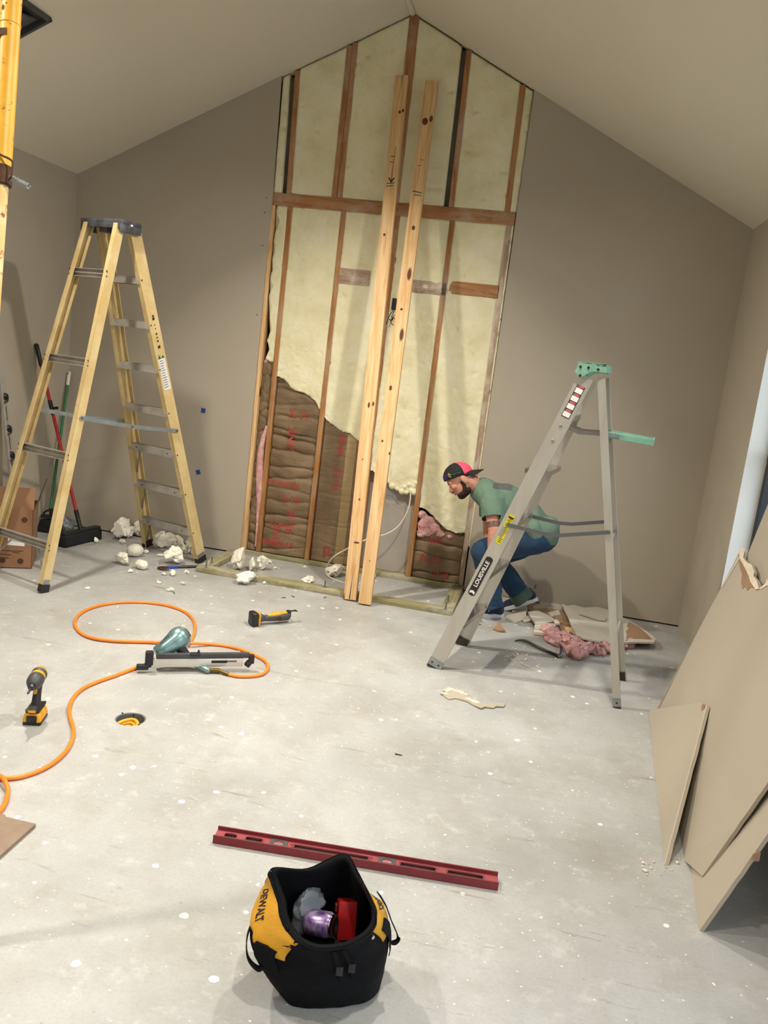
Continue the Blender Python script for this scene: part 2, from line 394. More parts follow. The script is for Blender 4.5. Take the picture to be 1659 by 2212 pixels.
quad(bm, (A0, B0, 0), (A1, B0, 0), (A1, y0, 0), (A0, y0, 0)); quad(bm, (A0, y1, 0), (A1, y1, 0), (A1, B1, 0), (A0, B1, 0))
quad(bm, (A0, y0, 0), (x0, y0, 0), (x0, y1, 0), (A0, y1, 0)); quad(bm, (x1, y0, 0), (A1, y0, 0), (A1, y1, 0), (x1, y1, 0))
struct('floor', bm, 'concrete')
# floor pocket: grey sleeve and yellow loops inside
t = thing('floor_sleeve', 'round grey plastic sleeve set in the hole in the concrete floor', 'sleeve', HC-V((0, 0, .15)))
bm = B(); N = 40
for r_, z_ in ():
    pass
ro, ri = HR-.001, HR-.005
rg = [[bm.verts.new(HC+V((cos(2*pi*k/N)*r, sin(2*pi*k/N)*r, z))) for k in range(N)] for r, z in ((ro, -.15), (ro, -.002), (ri, -.002), (ri, -.14))]
for i in range(3):
    for k in range(N): bm.faces.new((rg[i][k], rg[i][(k+1) % N], rg[i+1][(k+1) % N], rg[i+1][k]))
bm.faces.new(rg[0][::-1]); bm.faces.new(rg[3])
obj('sleeve_wall', bm, 'galv', t, smooth=True, angle=40)
for a in (0, pi):
    bm = B(); box(bm, HC+V((cos(a+2.6)*(HR+.002), sin(a+2.6)*(HR+.002), .0015)), (.006, .006, .004)); obj('rim_lug', bm, 'black', t)
bm = B(); box(bm, HC+V((-.016, HR-.008, -.03)), (.002, .005, .055)); obj('locking_tab', bm, 'black', t)
bm = B()
pts = [HC+V((cos(a)*(.047-.0012*i), sin(a)*(.047-.0012*i), -.135+.0042*i)) for i, a in enumerate([k*.55 for k in range(26)])]
tube(bm, crom(pts, 4), .008, 8)
pts = [HC+V((-.045, -.03, -.02)), HC+V((-.03, .0, -.016)), HC+V((.0, .02, -.012)), HC+V((.03, .005, -.014)), HC+V((.05, -.03, -.02))]
for dz in (0, -.012, -.024): tube(bm, crom([p+V((dz*.3, dz*.9, dz)) for p in pts], 6), .009, 8)
tag(obj('coiled_cable', bm, 'toolY', smooth=True), 'yellow cable coiled inside the round floor hole', 'cable')

# back wall drywall (left and right of the opened strip), dark sheathing behind
OL, OR = -1.336, .484
def ring(pts, y): return [V((x, y, z)) for x, z in pts]
bm = B()
prism(bm, ring([(XL, .012), (OL-.01, .012), (OL+.006, 2.79), (OL-.003, roofz(OL)), (XL, H)], 0), (0, .013, 0), side=1, bottom=1)
prism(bm, ring([(XR, .012), (XR, H), (OR+.004, roofz(OR)), (OR, 2.79), (OR-.008, .012)], 0), (0, .013, 0), side=1, bottom=1)
struct('wall_back', bm, ['greige', 'gyps'])
bm = B(); prism(bm, ring([(XL-.1, -.05), (XL-.1, H+.05), (XM, ZR+.1), (XR+.1, H+.05), (XR+.1, -.05)], .112), (0, .02, 0)); struct('trim_2', bm, 'dark')
# left wall
bm = B(); box(bm, (XL-.06, (YF)/2+.05, H/2+.05), (.12, -YF+.1, H+.1)); struct('wall_left', bm, 'greige')
bm = B(); prism(bm, ring([(XL-.1, 0), (XL-.1, H), (XM, ZR+.05), (XR+.1, H), (XR+.1, 0)], YF), (0, -.1, 0)); struct('wall_front', bm, 'greige')
# right wall with window openings, jamb returns
bm = B(); TH = .15
def rwall(y0, y1, z0, z1): box(bm, (XR+TH/2, (y0+y1)/2, (z0+z1)/2), (TH, y1-y0, z1-z0))
ys = [YF]
for a, b, c, d in sorted(WINS): ys += [a, b]
ys.append(.12)
for i in range(0, len(ys), 2): rwall(ys[i], ys[i+1], 0, H+.02)
for a, b, c, d in WINS: rwall(a, b, 0, c); rwall(a, b, d, H+.02)
struct('wall_right', bm, 'greige')
for i, (a, b, c, d) in enumerate(WINS):
    t = bpy.data.objects.new('window_%d' % (i+1), None); COL.objects.link(t); t.location = (XR+.1, (a+b)/2, c); t['kind'] = 'structure'
    bm = B()
    for (y_, z_, sy, sz) in (((a+b)/2, c+.004, b-a, .008), ((a+b)/2, d-.004, b-a, .008), (a+.004, (c+d)/2, .008, d-c), (b-.004, (c+d)/2, .008, d-c)):
        box(bm, (XR+.062, y_, z_), (.126, sy, sz))
    obj('jamb_return', bm, 'jamb', t)
    bm = B(); zc = 1.37 if i == 0 else (c+d)/2; X0 = XR+.135; fr = .045
    for (y_, z_, sy, sz) in (((a+b)/2, c+fr/2+.008, b-a, fr), ((a+b)/2, d-fr/2-.008, b-a, fr), (a+fr/2+.008, (c+d)/2, fr, d-c), (b-fr/2-.008, (c+d)/2, fr, d-c)):
        box(bm, (X0, y_, z_), (.05, sy, sz), bev=.003)
    for yy in ([(a+b)/2] if i == 0 else [a+(b-a)/3, a+(b-a)*2/3]): box(bm, (X0, yy, (c+d)/2), (.05, .05, d-c))
    obj('window_frame', bm, 'vinyl', t)
    bm = B(); box(bm, (X0-.006, (a+b)/2, zc), (.045, b-a-.03, .05), bev=.003); obj('meeting_rail', bm, 'vinyl', t)
    bm = B(); box(bm, (X0-.012, (a+b)/2, zc+.029), (.03, b-a-.03, .006)); obj('white_sash_strip', bm, 'white', t)
    bm = B(); box(bm, (X0+.01, (a+b)/2, (c+d)/2), (.004, b-a-.04, d-c-.04)); obj('pane', bm, 'glass', t)
# ground and neighbouring fence seen through the window
bm = B(); box(bm, (XR+4.2, -4, -.32), (8, 16, .04)); struct('trim_3', bm, 'outg')
# ceiling: two slopes
bm = B(); e_ = .13
for s0, s1 in (((XL-.05, roofz(XL-.05) if False else H-(ZR-H)/(XM-XL)*.05), (XM, ZR)), ((XM, ZR), (XR+.05, H-(ZR-H)/(XR-XM)*.05))):
    prism(bm, [V((s0[0], YF-.1, s0[1])), V((s1[0], YF-.1, s1[1])), V((s1[0], .14, s1[1])), V((s0[0], .14, s0[1]))], (0, 0, .08))
struct('ceiling', bm, 'ceil')
bm = B(); pts = [V((XM+.004*sin(i*1.7), -.015-i*.12, ZR-.012-.004*sin(i*2.3))) for i in range(34)]
tube(bm, crom(pts, 3), [.022+.006*noise.noise(V((i*.17, 3, 1))) for i in range(33*3+1)], 10)
struct('trim_1', bm, 'ceil', smooth=True)
# recessed ceiling lights (out of view above the camera) and the light each gives
for i, ((x, y), wt) in enumerate(zip(CANS, CANW)):
    x0_ = XL if x < XM else XR; nrm = V((-(ZR-H)/(XM-x0_), 0, 1)).normalized(); c = V((x, y, roofz(x)))-nrm*.004
    t = thing('recessed_light', 'white round recessed ceiling light on the %s slope, %s' % ('left' if x < XM else 'right', ['nearest the opened wall', 'above the middle of the room', 'at the far end behind the camera'][i//2]), 'ceiling light', c, 'recessed ceiling lights')
    bm = B(); lathe(bm, [(.075, 0), (.1, 0), (.098, -.008), (.08, -.014), (.075, -.008)], c, nrm, 32); obj('trim_ring', bm, 'lighttrim', t, smooth=True, angle=40)
    bm = B(); lathe(bm, [(.074, 0), (.074, -.006), (.04, -.009)], c, nrm, 32); obj('lens', bm, 'lens', t)
    l = bpy.data.lights.new('ceiling_lamp', 'AREA'); l.shape = 'DISK'; l.size = .14; l.energy = wt; l.color = CANCOL; l.spread = radians(128)
    o = bpy.data.objects.new('ceiling_lamp', l); COL.objects.link(o)
    o.matrix_world = Matrix.Translation(c-nrm*.02) @ nrm.to_track_quat('Z', 'Y').to_matrix().to_4x4(); o.visible_camera = True
# ceiling register on the left slope
nL = V((-(ZR-H)/(XM-XL), 0, 1)).normalized(); uL = V((nL.z, 0, -nL.x)); cv = V((-2.12, -1.96, roofz(-2.12)))
t = thing('ceiling_vent', 'dark rectangular vent box hanging open on the left ceiling slope', 'vent', cv)
R_ = Matrix((uL, V((0, 1, 0)), nL)).transposed()
bm = B()
for dx, dy, sx, sy in ((-.115, 0, .02, .34), (.115, 0, .02, .34), (0, -.16, .25, .02), (0, .16, .25, .02)): box(bm, cv+uL*dx+V((0, dy, 0))-nL*.012, (sx, sy, .024), R_)
obj('vent_frame', bm, 'dkgray', t)
bm = B(); box(bm, cv-nL*.004, (.22, .31, .006), R_); obj('duct_opening', bm, 'black', t)
bm = B(); box(bm, cv+V((.02, .05, 0))-nL*.012, (.1, .14, .01), R_ @ Matrix.Rotation(.25, 3, 'X')); obj('damper_flap', bm, 'capblk', t)

# ================================================================ OPENED WALL
def lumber(name, A, Bp, w, d, wdir, mat, label, cat, group=None, bev=.0025):
    A, Bp = V(A), V(Bp); L = (Bp-A).length; t = (Bp-A)/L; a, _ = frame(t, V(wdir)); b = t.cross(a)
    bm = B(); box(bm, (0, 0, L/2), (w, d, L), bev=bev)
    o = obj(name, bm, mat, smooth=True, angle=35)
    mw = Matrix((a, b, t)).transposed().to_4x4(); mw.translation = A; o.matrix_world = mw
    return tag(o, label, cat, group)
SY = .013+.0445
def stud(pb, pt, mat, label, w=.038, zt=None, zb=.04, dx=0):
    b, t_ = W(*pb, .013), W(*pt, .013); b, t_ = (b, t_) if b.z < t_.z else (t_, b)
    d = (t_-b)/(t_.z-b.z); lo = b+d*(zb-b.z); hi = b+d*((zt if zt else roofz(t_.x)-.01)-b.z)
    lo.y = hi.y = SY
    return lumber('wall_stud', lo, hi, w, .089, (1, 0, 0), mat, label, 'stud', 'wall studs in the opened strip')
HB, HT = 2.70, 2.79
G = 'below the header'
stud((525, 1183), (564, 734), 'pine', 'pale new wall stud at the left edge of the opening', zt=HB)
stud((557, 1189), (627, 443), 'studo', 'orange-brown lower wall stud, next right of the pale new edge stud', zt=HB)
stud((662, 1206), (743, 450), 'studo', 'lower wall stud between the crumpled and the flat kraft paper', zt=HB)
stud((766, 1250), (859, 467), 'stud', 'lower wall stud half hidden behind the taller leaning board', zt=HB)
stud((881, 1243), (977.8, 474), 'studo', 'lower wall stud just right of the bare grey bay', zt=HB)
stud((996, 1253), (1100, 486), 'studw', 'dusty lower wall stud at the right edge, above the crouching man', zt=HB)
stud((623.7, 413), (643, 154), 'stud', 'upper wall stud beside the leftmost dark strip', zb=HT)
stud((734, 420), (768, 88), 'stud', 'doubled upper wall stud left of the ridge, right piece', zb=HT)
stud((722, 420), (756, 94), 'stud', 'doubled upper wall stud left of the ridge, left piece', zb=HT)
stud((852, 430), (895, 42), 'stud', 'wide upper wall stud directly under the ridge', zb=HT, w=.07)
stud((974.7, 443.7), (1015, 96), 'stud', 'upper wall stud right of the ridge beside a dark strip', zb=HT)
stud((1096, 455), (1131, 173.6), 'stud', 'rightmost upper wall stud under the sloping ceiling', zb=HT)
lumber('header_beam', (OL+.004, SY-.002, (HB+HT)/2), (OR-.006, SY-.002, (HB+HT)/2), HT-HB, .089, (0, 0, 1), 'stud', 'long horizontal reddish header board across the opened wall', 'beam')
# sole plate
lumber('sole_plate', (OL, SY, .019), (OR-.01, SY, .019), .038, .089, (0, 0, 1), 'treated', 'greenish bottom plate under the wall studs', 'plate')
# blocking
for (a, b, c, lab) in ((735, 577, 800, 'horizontal blocking board left of the leaning boards, split along its middle'), (866, 597, 968, 'horizontal blocking board between the leaning boards and the next stud'), (972, 602, 1078, 'horizontal blocking board at the right, darkest of the three')):
    pa, pb = W(a, b+10, .02), W(c, b+10+(c-a)*.089, .02); z0 = (pa.z+pb.z)/2
    lumber('blocking', (pa.x-.004, .032, z0-.03), (pb.x+.004, .032, z0-.03), .092 if a > 735 else .115, .038, (0, 0, 1), 'studw' if a != 972 else 'stud', lab, 'blocking board', 'blocking between the studs')

# spray foam per bay
def interp(pl, x):
    if x <= pl[0][0]: return pl[0][1]
    for (xa, za), (xb, zb) in zip(pl, pl[1:]):
        if x <= xb: return za+(zb-za)*(x-xa)/(xb-xa)
    return pl[-1][1]
def foam(label, xl, xr, low, up, seed, y0=.016, lump=.004, curl=True, cell=.011):
    """xl,xr: functions of z; low, up: functions of s in 0..1"""
    bm = B(); wd = xr(2)-xl(2); nu = max(3, int(abs(wd)/cell)); rows = []
    zl, zu = min(low(.0), low(1), low(.5)), max(up(0), up(1)); nv = max(4, int((zu-zl)/(cell*1.25)))
    def X_(s, z): return xl(z)+(xr(z)-xl(z))*s
    if curl:
        for k, (dy, dz) in enumerate(((.09, .06), (.07, .025), (.045, .0), (.02, -.004), (.006, .002))):
            row = []
            for i in range(nu+1):
                s_ = i/nu; z = low(s_)+dz*.6; x = X_(s_, z); n1 = noise.noise(V((x*30, z*30, seed))); n2 = noise.noise(V((x*75, dy*90, seed+4)))
                row.append(bm.verts.new((x, y0+dy+n2*.008, z+n1*.012+n2*.006)))
            rows.append(row)
    for j in range(nv+1):
        row = []
        for i in range(nu+1):
            s_ = i/nu; z = low(s_)+(up(s_)-low(s_))*(j/nv); x = X_(s_, z)
            p = V((x*7, z*5, seed)); low_ = max(0, min(1, (1.9-z)/1.2)); y = y0 + lump*noise.noise(p) + lump*.7*noise.noise(p*4) + .004*low_*noise.noise(V((x*28, z*22, seed)))
            pit = noise.noise(V((x*16, z*26, seed+9)))
            if pit > .45: y += (pit-.45)*.05
            if curl and z-low(s_) < .12: k = 1-(z-low(s_))/.12; y += k*(-.008*abs(noise.noise(V((x*22, z*22, seed+2))))*2+.006); z += k*.012*noise.noise(V((x*34, z*30, seed)))
            row.append(bm.verts.new((x, y, z)))
        rows.append(row)
    for a, b in zip(rows, rows[1:]):
        for i in range(nu): bm.faces.new((a[i], a[i+1], b[i+1], b[i]))
    # back and sides so that the panel has real depth
    bl = [[bm.verts.new((v.co.x, .108, v.co.z)) for v in r] for r in (rows[0], rows[-1])]
    for i in range(nu):
        bm.faces.new((rows[0][i+1], rows[0][i], bl[0][i], bl[0][i+1])); bm.faces.new((rows[-1][i], rows[-1][i+1], bl[1][i+1], bl[1][i]))
    for e in (0, nu): bm.faces.new([r[e] for r in rows]+[bl[1][e if e == 0 else nu], bl[0][e if e == 0 else nu]])
    o = obj('spray_foam', bm, 'foam', smooth=True)
    return tag(o, label, 'insulation', 'spray foam between the studs')
def sx(pb, pt, side):   # x of a stud's face as a function of z
    b, t_ = W(*pb, .013), W(*pt, .013)
    return lambda z: b.x+(t_.x-b.x)*(z-b.z)/(t_.z-b.z)+side*.0188
A_ = ((557, 1189), (627, 443)); B_ = ((662, 1206), (743, 450)); C_ = ((766, 1250), (859, 467)); D_ = ((881, 1243), (977.8, 474)); E_ = ((996, 1253), (1100, 486))
def lowpx(pts, xl, xr):
    q_ = sorted([(W(a, b, .02).x, W(a, b, .02).z) for a, b in pts]); x0, x1 = xl(1.2), xr(1.2)
    return lambda s: interp(q_, x0+(x1-x0)*s)
# left narrow bay: ragged left edge leaves a gap beside the pale stud
edge = sorted([(W(a, b, .02).z, W(a, b, .02).x) for a, b in ((600, 440), (597, 462), (604, 478), (595, 500), (592, 520), (594, 540), (588, 560), (590, 582), (583, 600), (588, 618), (581, 640), (585, 662), (582, 690), (587, 712), (577, 735), (583, 752), (574, 772), (572, 785))])
foam('narrow ragged-edged foam strip beside the pale new stud', lambda z: interp(edge, z)+.006*noise.noise(V((z*40, 1, 1))), sx(*A_, -1), lambda s: W(580, 776, .02).z-.02*s, lambda s: HB, 1)
fA, fB = sx(*A_, 1), sx(*B_, -1); foam('large foam panel under the header at left, cut off above crumpled kraft paper', fA, fB, lowpx([(600, 812), (615, 820), (628, 838), (645, 845), (660, 850), (683, 868), (690, 885)], fA, fB), lambda s: HB, 2)
fA, fB = sx(*B_, 1), sx(*C_, -1); foam('foam panel left of the leaning boards, with the blocking board in it', fA, fB, lowpx([(700, 900), (712, 912), (735, 930), (757, 936), (772, 950), (790, 962), (815, 985)], fA, fB), lambda s: HB, 3)
fA, fB = sx(*C_, 1), sx(*D_, -1); foam('foam panel behind the leaning boards, ending in a bulging lump at the cable', fA, fB, lowpx([(805, 1015), (835, 1040), (855, 1058), (870, 1062), (885, 1064), (902, 1060)], fA, fB), lambda s: HB, 4, lump=.006)
fA, fB = sx(*D_, 1), sx(*E_, -1); foam('foam panel behind the man in the cap, lowest reaching of all', fA, fB, lowpx([(905, 1095), (925, 1105), (945, 1125), (962, 1142), (985, 1152), (1003, 1150)], fA, fB), lambda s: HB, 5, lump=.006)
foam('thin foam strip along the right edge below the header', sx(*E_, 1), lambda z: OR-.008+.003*noise.noise(V((z*20, 5, 1))), lambda s: .35, lambda s: HB, 6)
# upper bays
u = [((623.7, 413), (643, 154)), ((722, 420), (756, 94)), ((734, 420), (768, 88)), ((852, 430), (895, 42)), ((974.7, 443.7), (1015, 96)), ((1096, 455), (1131, 173.6))]
ux = [sx(*a, 0) for a in u]
def up(xl, xr, r): return lambda s: min(roofz(xl(3.5)+(xr(3.5)-xl(3.5))*s), 9)-.012
def ufoam(lab, xl, xr, seed): foam(lab, xl, xr, lambda s: HT, up(xl, xr, 0), seed, curl=False, cell=.013)
ufoam('narrow upper foam strip at the far left of the opening', lambda z: OL+.006, lambda z: ux[0](z)-.019-.04, 11)
ufoam('upper foam panel between the leftmost stud and the doubled stud', lambda z: ux[0](z)+.019, lambda z: ux[1](z)-.019, 12)
ufoam('upper foam panel just left of the ridge stud', lambda z: ux[2](z)+.019, lambda z: ux[3](z)-.035, 13)
ufoam('upper foam panel just right of the ridge stud', lambda z: ux[3](z)+.035, lambda z: ux[4](z)-.019-.038, 14)
ufoam('upper foam panel right of the second dark strip', lambda z: ux[4](z)+.019, lambda z: ux[5](z)-.019, 15)
ufoam('narrow upper foam strip at the far right of the opening', lambda z: ux[5](z)+.019, lambda z: OR-.002, 16)
for k, lab in ((0, 'black felt strip exposed beside the leftmost upper stud'), (4, 'dark felt strip exposed right of the ridge')):
    bm = B(); f = ux[k]; zt = roofz(f(3.6)-.04)-.03
    prism(bm, [V((f(HT)-.058, .05, HT)), V((f(HT)-.018, .05, HT)), V((f(zt)-.018, .05, zt+.01)), V((f(zt)-.058, .05, zt-.01 if k == 0 else zt+.01))], (0, .05, 0))
    tag(obj('felt_strip', bm, 'tar'), lab, 'felt strip', 'dark strips beside upper studs')

# kraft faced batts: bulging wrinkled sheets
def batt(label, xl, xr, low, up_, seed, wr=1.0, y0=.04, pinkedge=None, prints=(), tape=None, dull=False):
    rnd = random.Random(seed); root = None; folds = []; zz = low+.05
    while zz < 2.2: folds.append((zz, rnd.uniform(-.06, .06), rnd.uniform(.008, .028), rnd.uniform(.006, .016))); zz += rnd.uniform(.035, .13)
    def h(s_, z):
        x = xl(z)+(xr(z)-xl(z))*s_
        y = y0 - .018*sin(pi*min(1, max(0, s_)))
        if wr:
            for zf, tl, am, wd in folds:
                d = abs(z-zf-tl*(s_-.5)-.02*noise.noise(V((s_*3, zf*9, seed))))
                y += am*wr*math.exp(-d/wd)*(.5+.5*abs(noise.noise(V((s_*2.2, zf*13, seed+1))))*2)
            y += wr*.005*noise.noise(V((s_*4, z*18, seed))) - wr*.004
        else: y += .006*noise.noise(V((s_*2, z*3, seed)))
        return x, y
    bm = B(); nu, nv = 26, 230; rows = []
    for j in range(nv+1):
        row = []
        for i in range(nu+1):
            s_ = i/nu; z = low+(up_(s_)-low)*j/nv; x, y = h(s_, z); row.append(bm.verts.new((x, y, z)))
        rows.append(row)
    for a, b in zip(rows, rows[1:]):
        for i in range(nu): bm.faces.new((a[i], a[i+1], b[i+1], b[i]))
    bk = [bm.verts.new((rows[j][i].co.x, .105, rows[j][i].co.z)) for j, i in ((0, 0), (0, nu), (nv, nu), (nv, 0))]
    bm.faces.new([r[0] for r in rows]+[bk[3], bk[0]]); bm.faces.new([r[nu] for r in rows]+[bk[2], bk[1]])
    bm.faces.new(rows[0]+[bk[1], bk[0]]); bm.faces.new(rows[-1]+[bk[2], bk[3]])
    root = thing('insulation_batt', label, 'insulation batt', (xl(low), y0, low), 'kraft faced batts between the studs')
    obj('kraft_facing', bm, 'kraft', root, smooth=True)
    bm = B(); n = 18   # pink glass fibre showing along the top edge
    pts = [V((h(i/n, up_(i/n))[0], y0+.012+.008*noise.noise(V((i*.7, seed, 2))), up_(i/n)+.008)) for i in range(n+1)]
    tube(bm, pts, [(.016+.007*noise.noise(V((i*1.3, seed, 5)))) if 0 < i < n else .004 for i in range(n+1)], 10); obj('pink_edge', bm, 'pink', root, smooth=True)
    for k, (txt, s_, z, sz, rot) in enumerate(prints):
        me = textmesh(txt, sz*1.15, Matrix.Rotation(rot, 4, 'Z'), 0, bold=.0028)
        wdt = xr(z)-xl(z)
        for v in me.vertices:
            sx_ = s_+v.co.x/wdt; zz = z+v.co.y; x, y = h(sx_, zz); v.co = (x, y-.0022, zz)
        obj('printed_lettering', me, 'redink', root)
    if tape:
        bm = B(); s0, s1 = tape; rws = []
        for j in range(nv+1):
            z = low+(up_(s0)-low)*j/nv; rws.append([bm.verts.new((h(s_, z)[0], h(s_, z)[1]-.0015, z)) for s_ in (s0, (s0+s1)/2, s1)])
        for a, b in zip(rws, rws[1:]):
            for i in range(2): bm.faces.new((a[i], a[i+1], b[i+1], b[i]))
        obj('glue_strip', bm, 'tapeband', root, smooth=True)
    return root, h
nl = sx((525, 1183), (564, 734), 1)
r0, h0 = batt('narrow kraft strip of insulation beside the pale new stud', nl, sx(*A_, -1), .045, lambda s: W(582, 785, .03).z-.0*s, 21, y0=.05)
bm = B(); pk = [W(a, b, .03) for a, b in ((577, 920), (566, 960), (562, 1000), (561, 1050), (560, 1090), (556, 1140), (553, 1180))]
tube(bm, crom(pk, 6), [.012+.018*sin(pi*min(1, i/30)) if i < 30 else .012 for i in range(37)], 12); obj('exposed_fibre', bm, 'pink', r0, smooth=True, label='pink glass fibre bulging along the stud')
fA, fB = sx(*A_, 1), sx(*B_, -1)
batt('crumpled kraft batt with red print in the second bay from the left', fA, fB, .045, lambda s: lowpx([(600, 812), (628, 835), (660, 853), (683, 872), (690, 887)], fA, fB)(s)-.0, 22, wr=1.4,
     prints=[('R-13', .55, 1.17, .075, 0), ('PINK', .45, .98, .08, pi/2), ('FIBERGLAS', .36, .62, .05, pi), ('R-13', .55, .50, .07, 0), ('PINK', .62, .33, .08, pi/2), ('INSULATION', .42, .28, .03, 0), ('FIBERGLAS', .35, .13, .05, 0), ('PINK', .33, .2, .08, pi/2)])
bm = B(); q_ = lowpx([(600, 812), (628, 835), (660, 853), (683, 872), (690, 887)], fA, fB)
fA2, fB2 = sx(*B_, 1), sx(*C_, -1)
batt('flat smooth kraft batt with a pale glue strip, left of the leaning boards', fA2, fB2, .045, lambda s: lowpx([(700, 902), (735, 932), (772, 952), (815, 985)], fA2, fB2)(s)+.01, 23, wr=.25,
     prints=[('PINK', .42, .98, .07, -pi/2), ('R-13', .42, .72, .08, pi/2), ('PINK', .85, 1.12, .08, pi/2), ('FIBERGLAS', .87, .55, .06, pi/2), ('R', .38, .12, .12, 0)], tape=(.55, .75))
fA4, fB4 = sx(*D_, 1), sx(*E_, -1)
r4, h4 = batt('short kraft batt stub beside the grey bare bay, right of the leaning boards', fA4, fB4, .045, lambda s: .50+.02*s, 24, wr=1.1, y0=.045,
     prints=[('PINK', .35, .42, .05, 0), ('FIBER', .4, .35, .045, 0), ('R-13', .35, .2, .07, 0), ('R-13', .6, .1, .06, pi)])
# pink wad above it
bm = B(); pl = [(906, 1098), (922, 1108), (944, 1130), (962, 1146), (985, 1156), (1000, 1158), (930, 1155), (902, 1152), (903, 1125)]
rnd = random.Random(5)
pts_ = [W(a, b, .035) for a, b in ((912, 1112), (915, 1135), (925, 1128), (938, 1142), (925, 1150), (952, 1153), (972, 1159), (910, 1152))]
for p, r_ in zip(pts_, (.035, .045, .05, .045, .035, .03, .02, .035)): ell(bm, p, (r_*1.1, .03, r_), sub=3)
me = remesh(bm, .008, 2)
for v in me.vertices: v.co += V((noise.noise(v.co*60), noise.noise(v.co*60+V((9, 0, 0))), noise.noise(v.co*60+V((0, 9, 0)))))*.009
tag(obj('pink_fibreglass_wad', me, 'pink', smooth=True), 'torn pink glass fibre wad above the short kraft stub', 'insulation')
# bare bay: grey gypsum backing
fA3, fB3 = sx(*C_, 1), sx(*D_, -1)
bm = B(); prism(bm, [V((fA3(.04), .095, .04)), V((fB3(.04), .095, .04)), V((fB3(1.3), .095, 1.3)), V((fA3(1.3), .095, 1.3))], (0, .012, 0))
tag(obj('backing_board', bm, 'backing'), 'bare grey backing board in the empty bay below the lumpy foam', 'board')
# foam lumps at the cable
bm = B(); rnd = random.Random(8)
for a, b in ((840, 1040), (847, 1050), (858, 1056), (868, 1062), (878, 1064), (887, 1058), (893, 1063), (895, 1050), (884, 1047), (874, 1052), (898, 1043)):
    p = W(a, b, .02); ell(bm, p+V((0, .01, 0)), rnd.uniform(.018, .03), sub=2)
me = remesh(bm, .006, 2); tag(obj('foam_bulge', me, 'foam', smooth=True), 'knobbly foam bulge around the white cable beside the stud', 'insulation')
# cables
bm = B(); pts = [W(887, 1060, .0), W(886, 1080, -.01), W(880, 1105, -.02), W(862, 1135, -.04), W(838, 1152, -.08), W(810, 1160, -.12), W(785, 1168, -.16), W(745, 1188, -.2), W(718, 1205, -.22), F(706, 1225, .05), F(706, 1240, .02), F(722, 1252, .006), F(760, 1262, .006), F(800, 1258, .006), F(812, 1240, .01)]
tube(bm, crom(pts, 8), .0055, 8); tag(obj('electrical_cable', bm, 'cable', smooth=True), 'white electrical cable looping from the foam down to the floor', 'cable')
bm = B(); pts = [W(836, 998, .0), W(840, 1006, -.01), W(838, 1018, -.01), W(832, 1026, 0)]
tube(bm, crom(pts, 8), .002, 6); tag(obj('blue_wire', bm, 'wire_b', smooth=True), 'upper curl of thin blue wire right of the right leaning board', 'wire'); bm = B(); pts = [W(832, 1048, .02), W(842, 1058, .0), W(850, 1068, .01), W(848, 1072, .01), W(834, 1068, .03)]
tube(bm, crom(pts, 8), .002, 6); tag(obj('blue_wire', bm, 'wire_b', smooth=True), 'lower loop of thin blue wire over the bare grey bay', 'wire')
t = thing('electrical_box', 'black electrical box with loose wires between the two leaning boards', 'electrical box', W(851, 658, .02))
bm = B(); c = W(851, 657, .0); box(bm, c+V((0, .02, 0)), (.03, .06, .085), bev=.003); obj('box_body', bm, 'black', t)
bm = B()
for pp in (((849, 672), (842, 680), (838, 690), (834, 700)), ((851, 674), (846, 684), (849, 690), (843, 694)), ((852, 680), (846, 690), (845, 698), (850, 703)), ((840, 690), (846, 691), (850, 686), (853, 690))):
    tube(bm, crom([W(a, b, -.01) for a, b in pp], 6), .003, 6)
obj('loose_wire', bm, 'black', t, smooth=True)
# little drywall screw holes either side, wall marks, blue tape
for k, (a, b) in enumerate(((576, 427), (572, 459), (567, 530), (555, 680), (1082, 690))):
    bm = B(); c = W(a, b, -.001); cyl(bm, c, c-V((0, .0015, 0)), .0045, seg=10)
    tag(obj('screw_head', bm, 'rust'), ('topmost dark screw head in the wall left of the opening', 'second dark screw head down, left of the opening', 'third dark screw head down, left of the opening', 'lowest dark screw head in the wall left of the opening', 'lone dark screw head at the right edge of the opening')[k], 'screw', 'screw heads beside the opening')
for (a, b), lab, rz in (((439, 887), 'square of blue tape on the wall, the higher of two', .1), ((428, 1020), 'square of blue tape on the wall, the lower of two', -.35)):
    bm = B(); c = W(a, b, -.001); box(bm, c, (.036, .0015, .038), Matrix.Rotation(rz, 3, 'Y') @ Matrix.Rotation(.05, 3, 'X')); tag(obj('tape_square', bm, 'bluetape'), lab, 'tape')

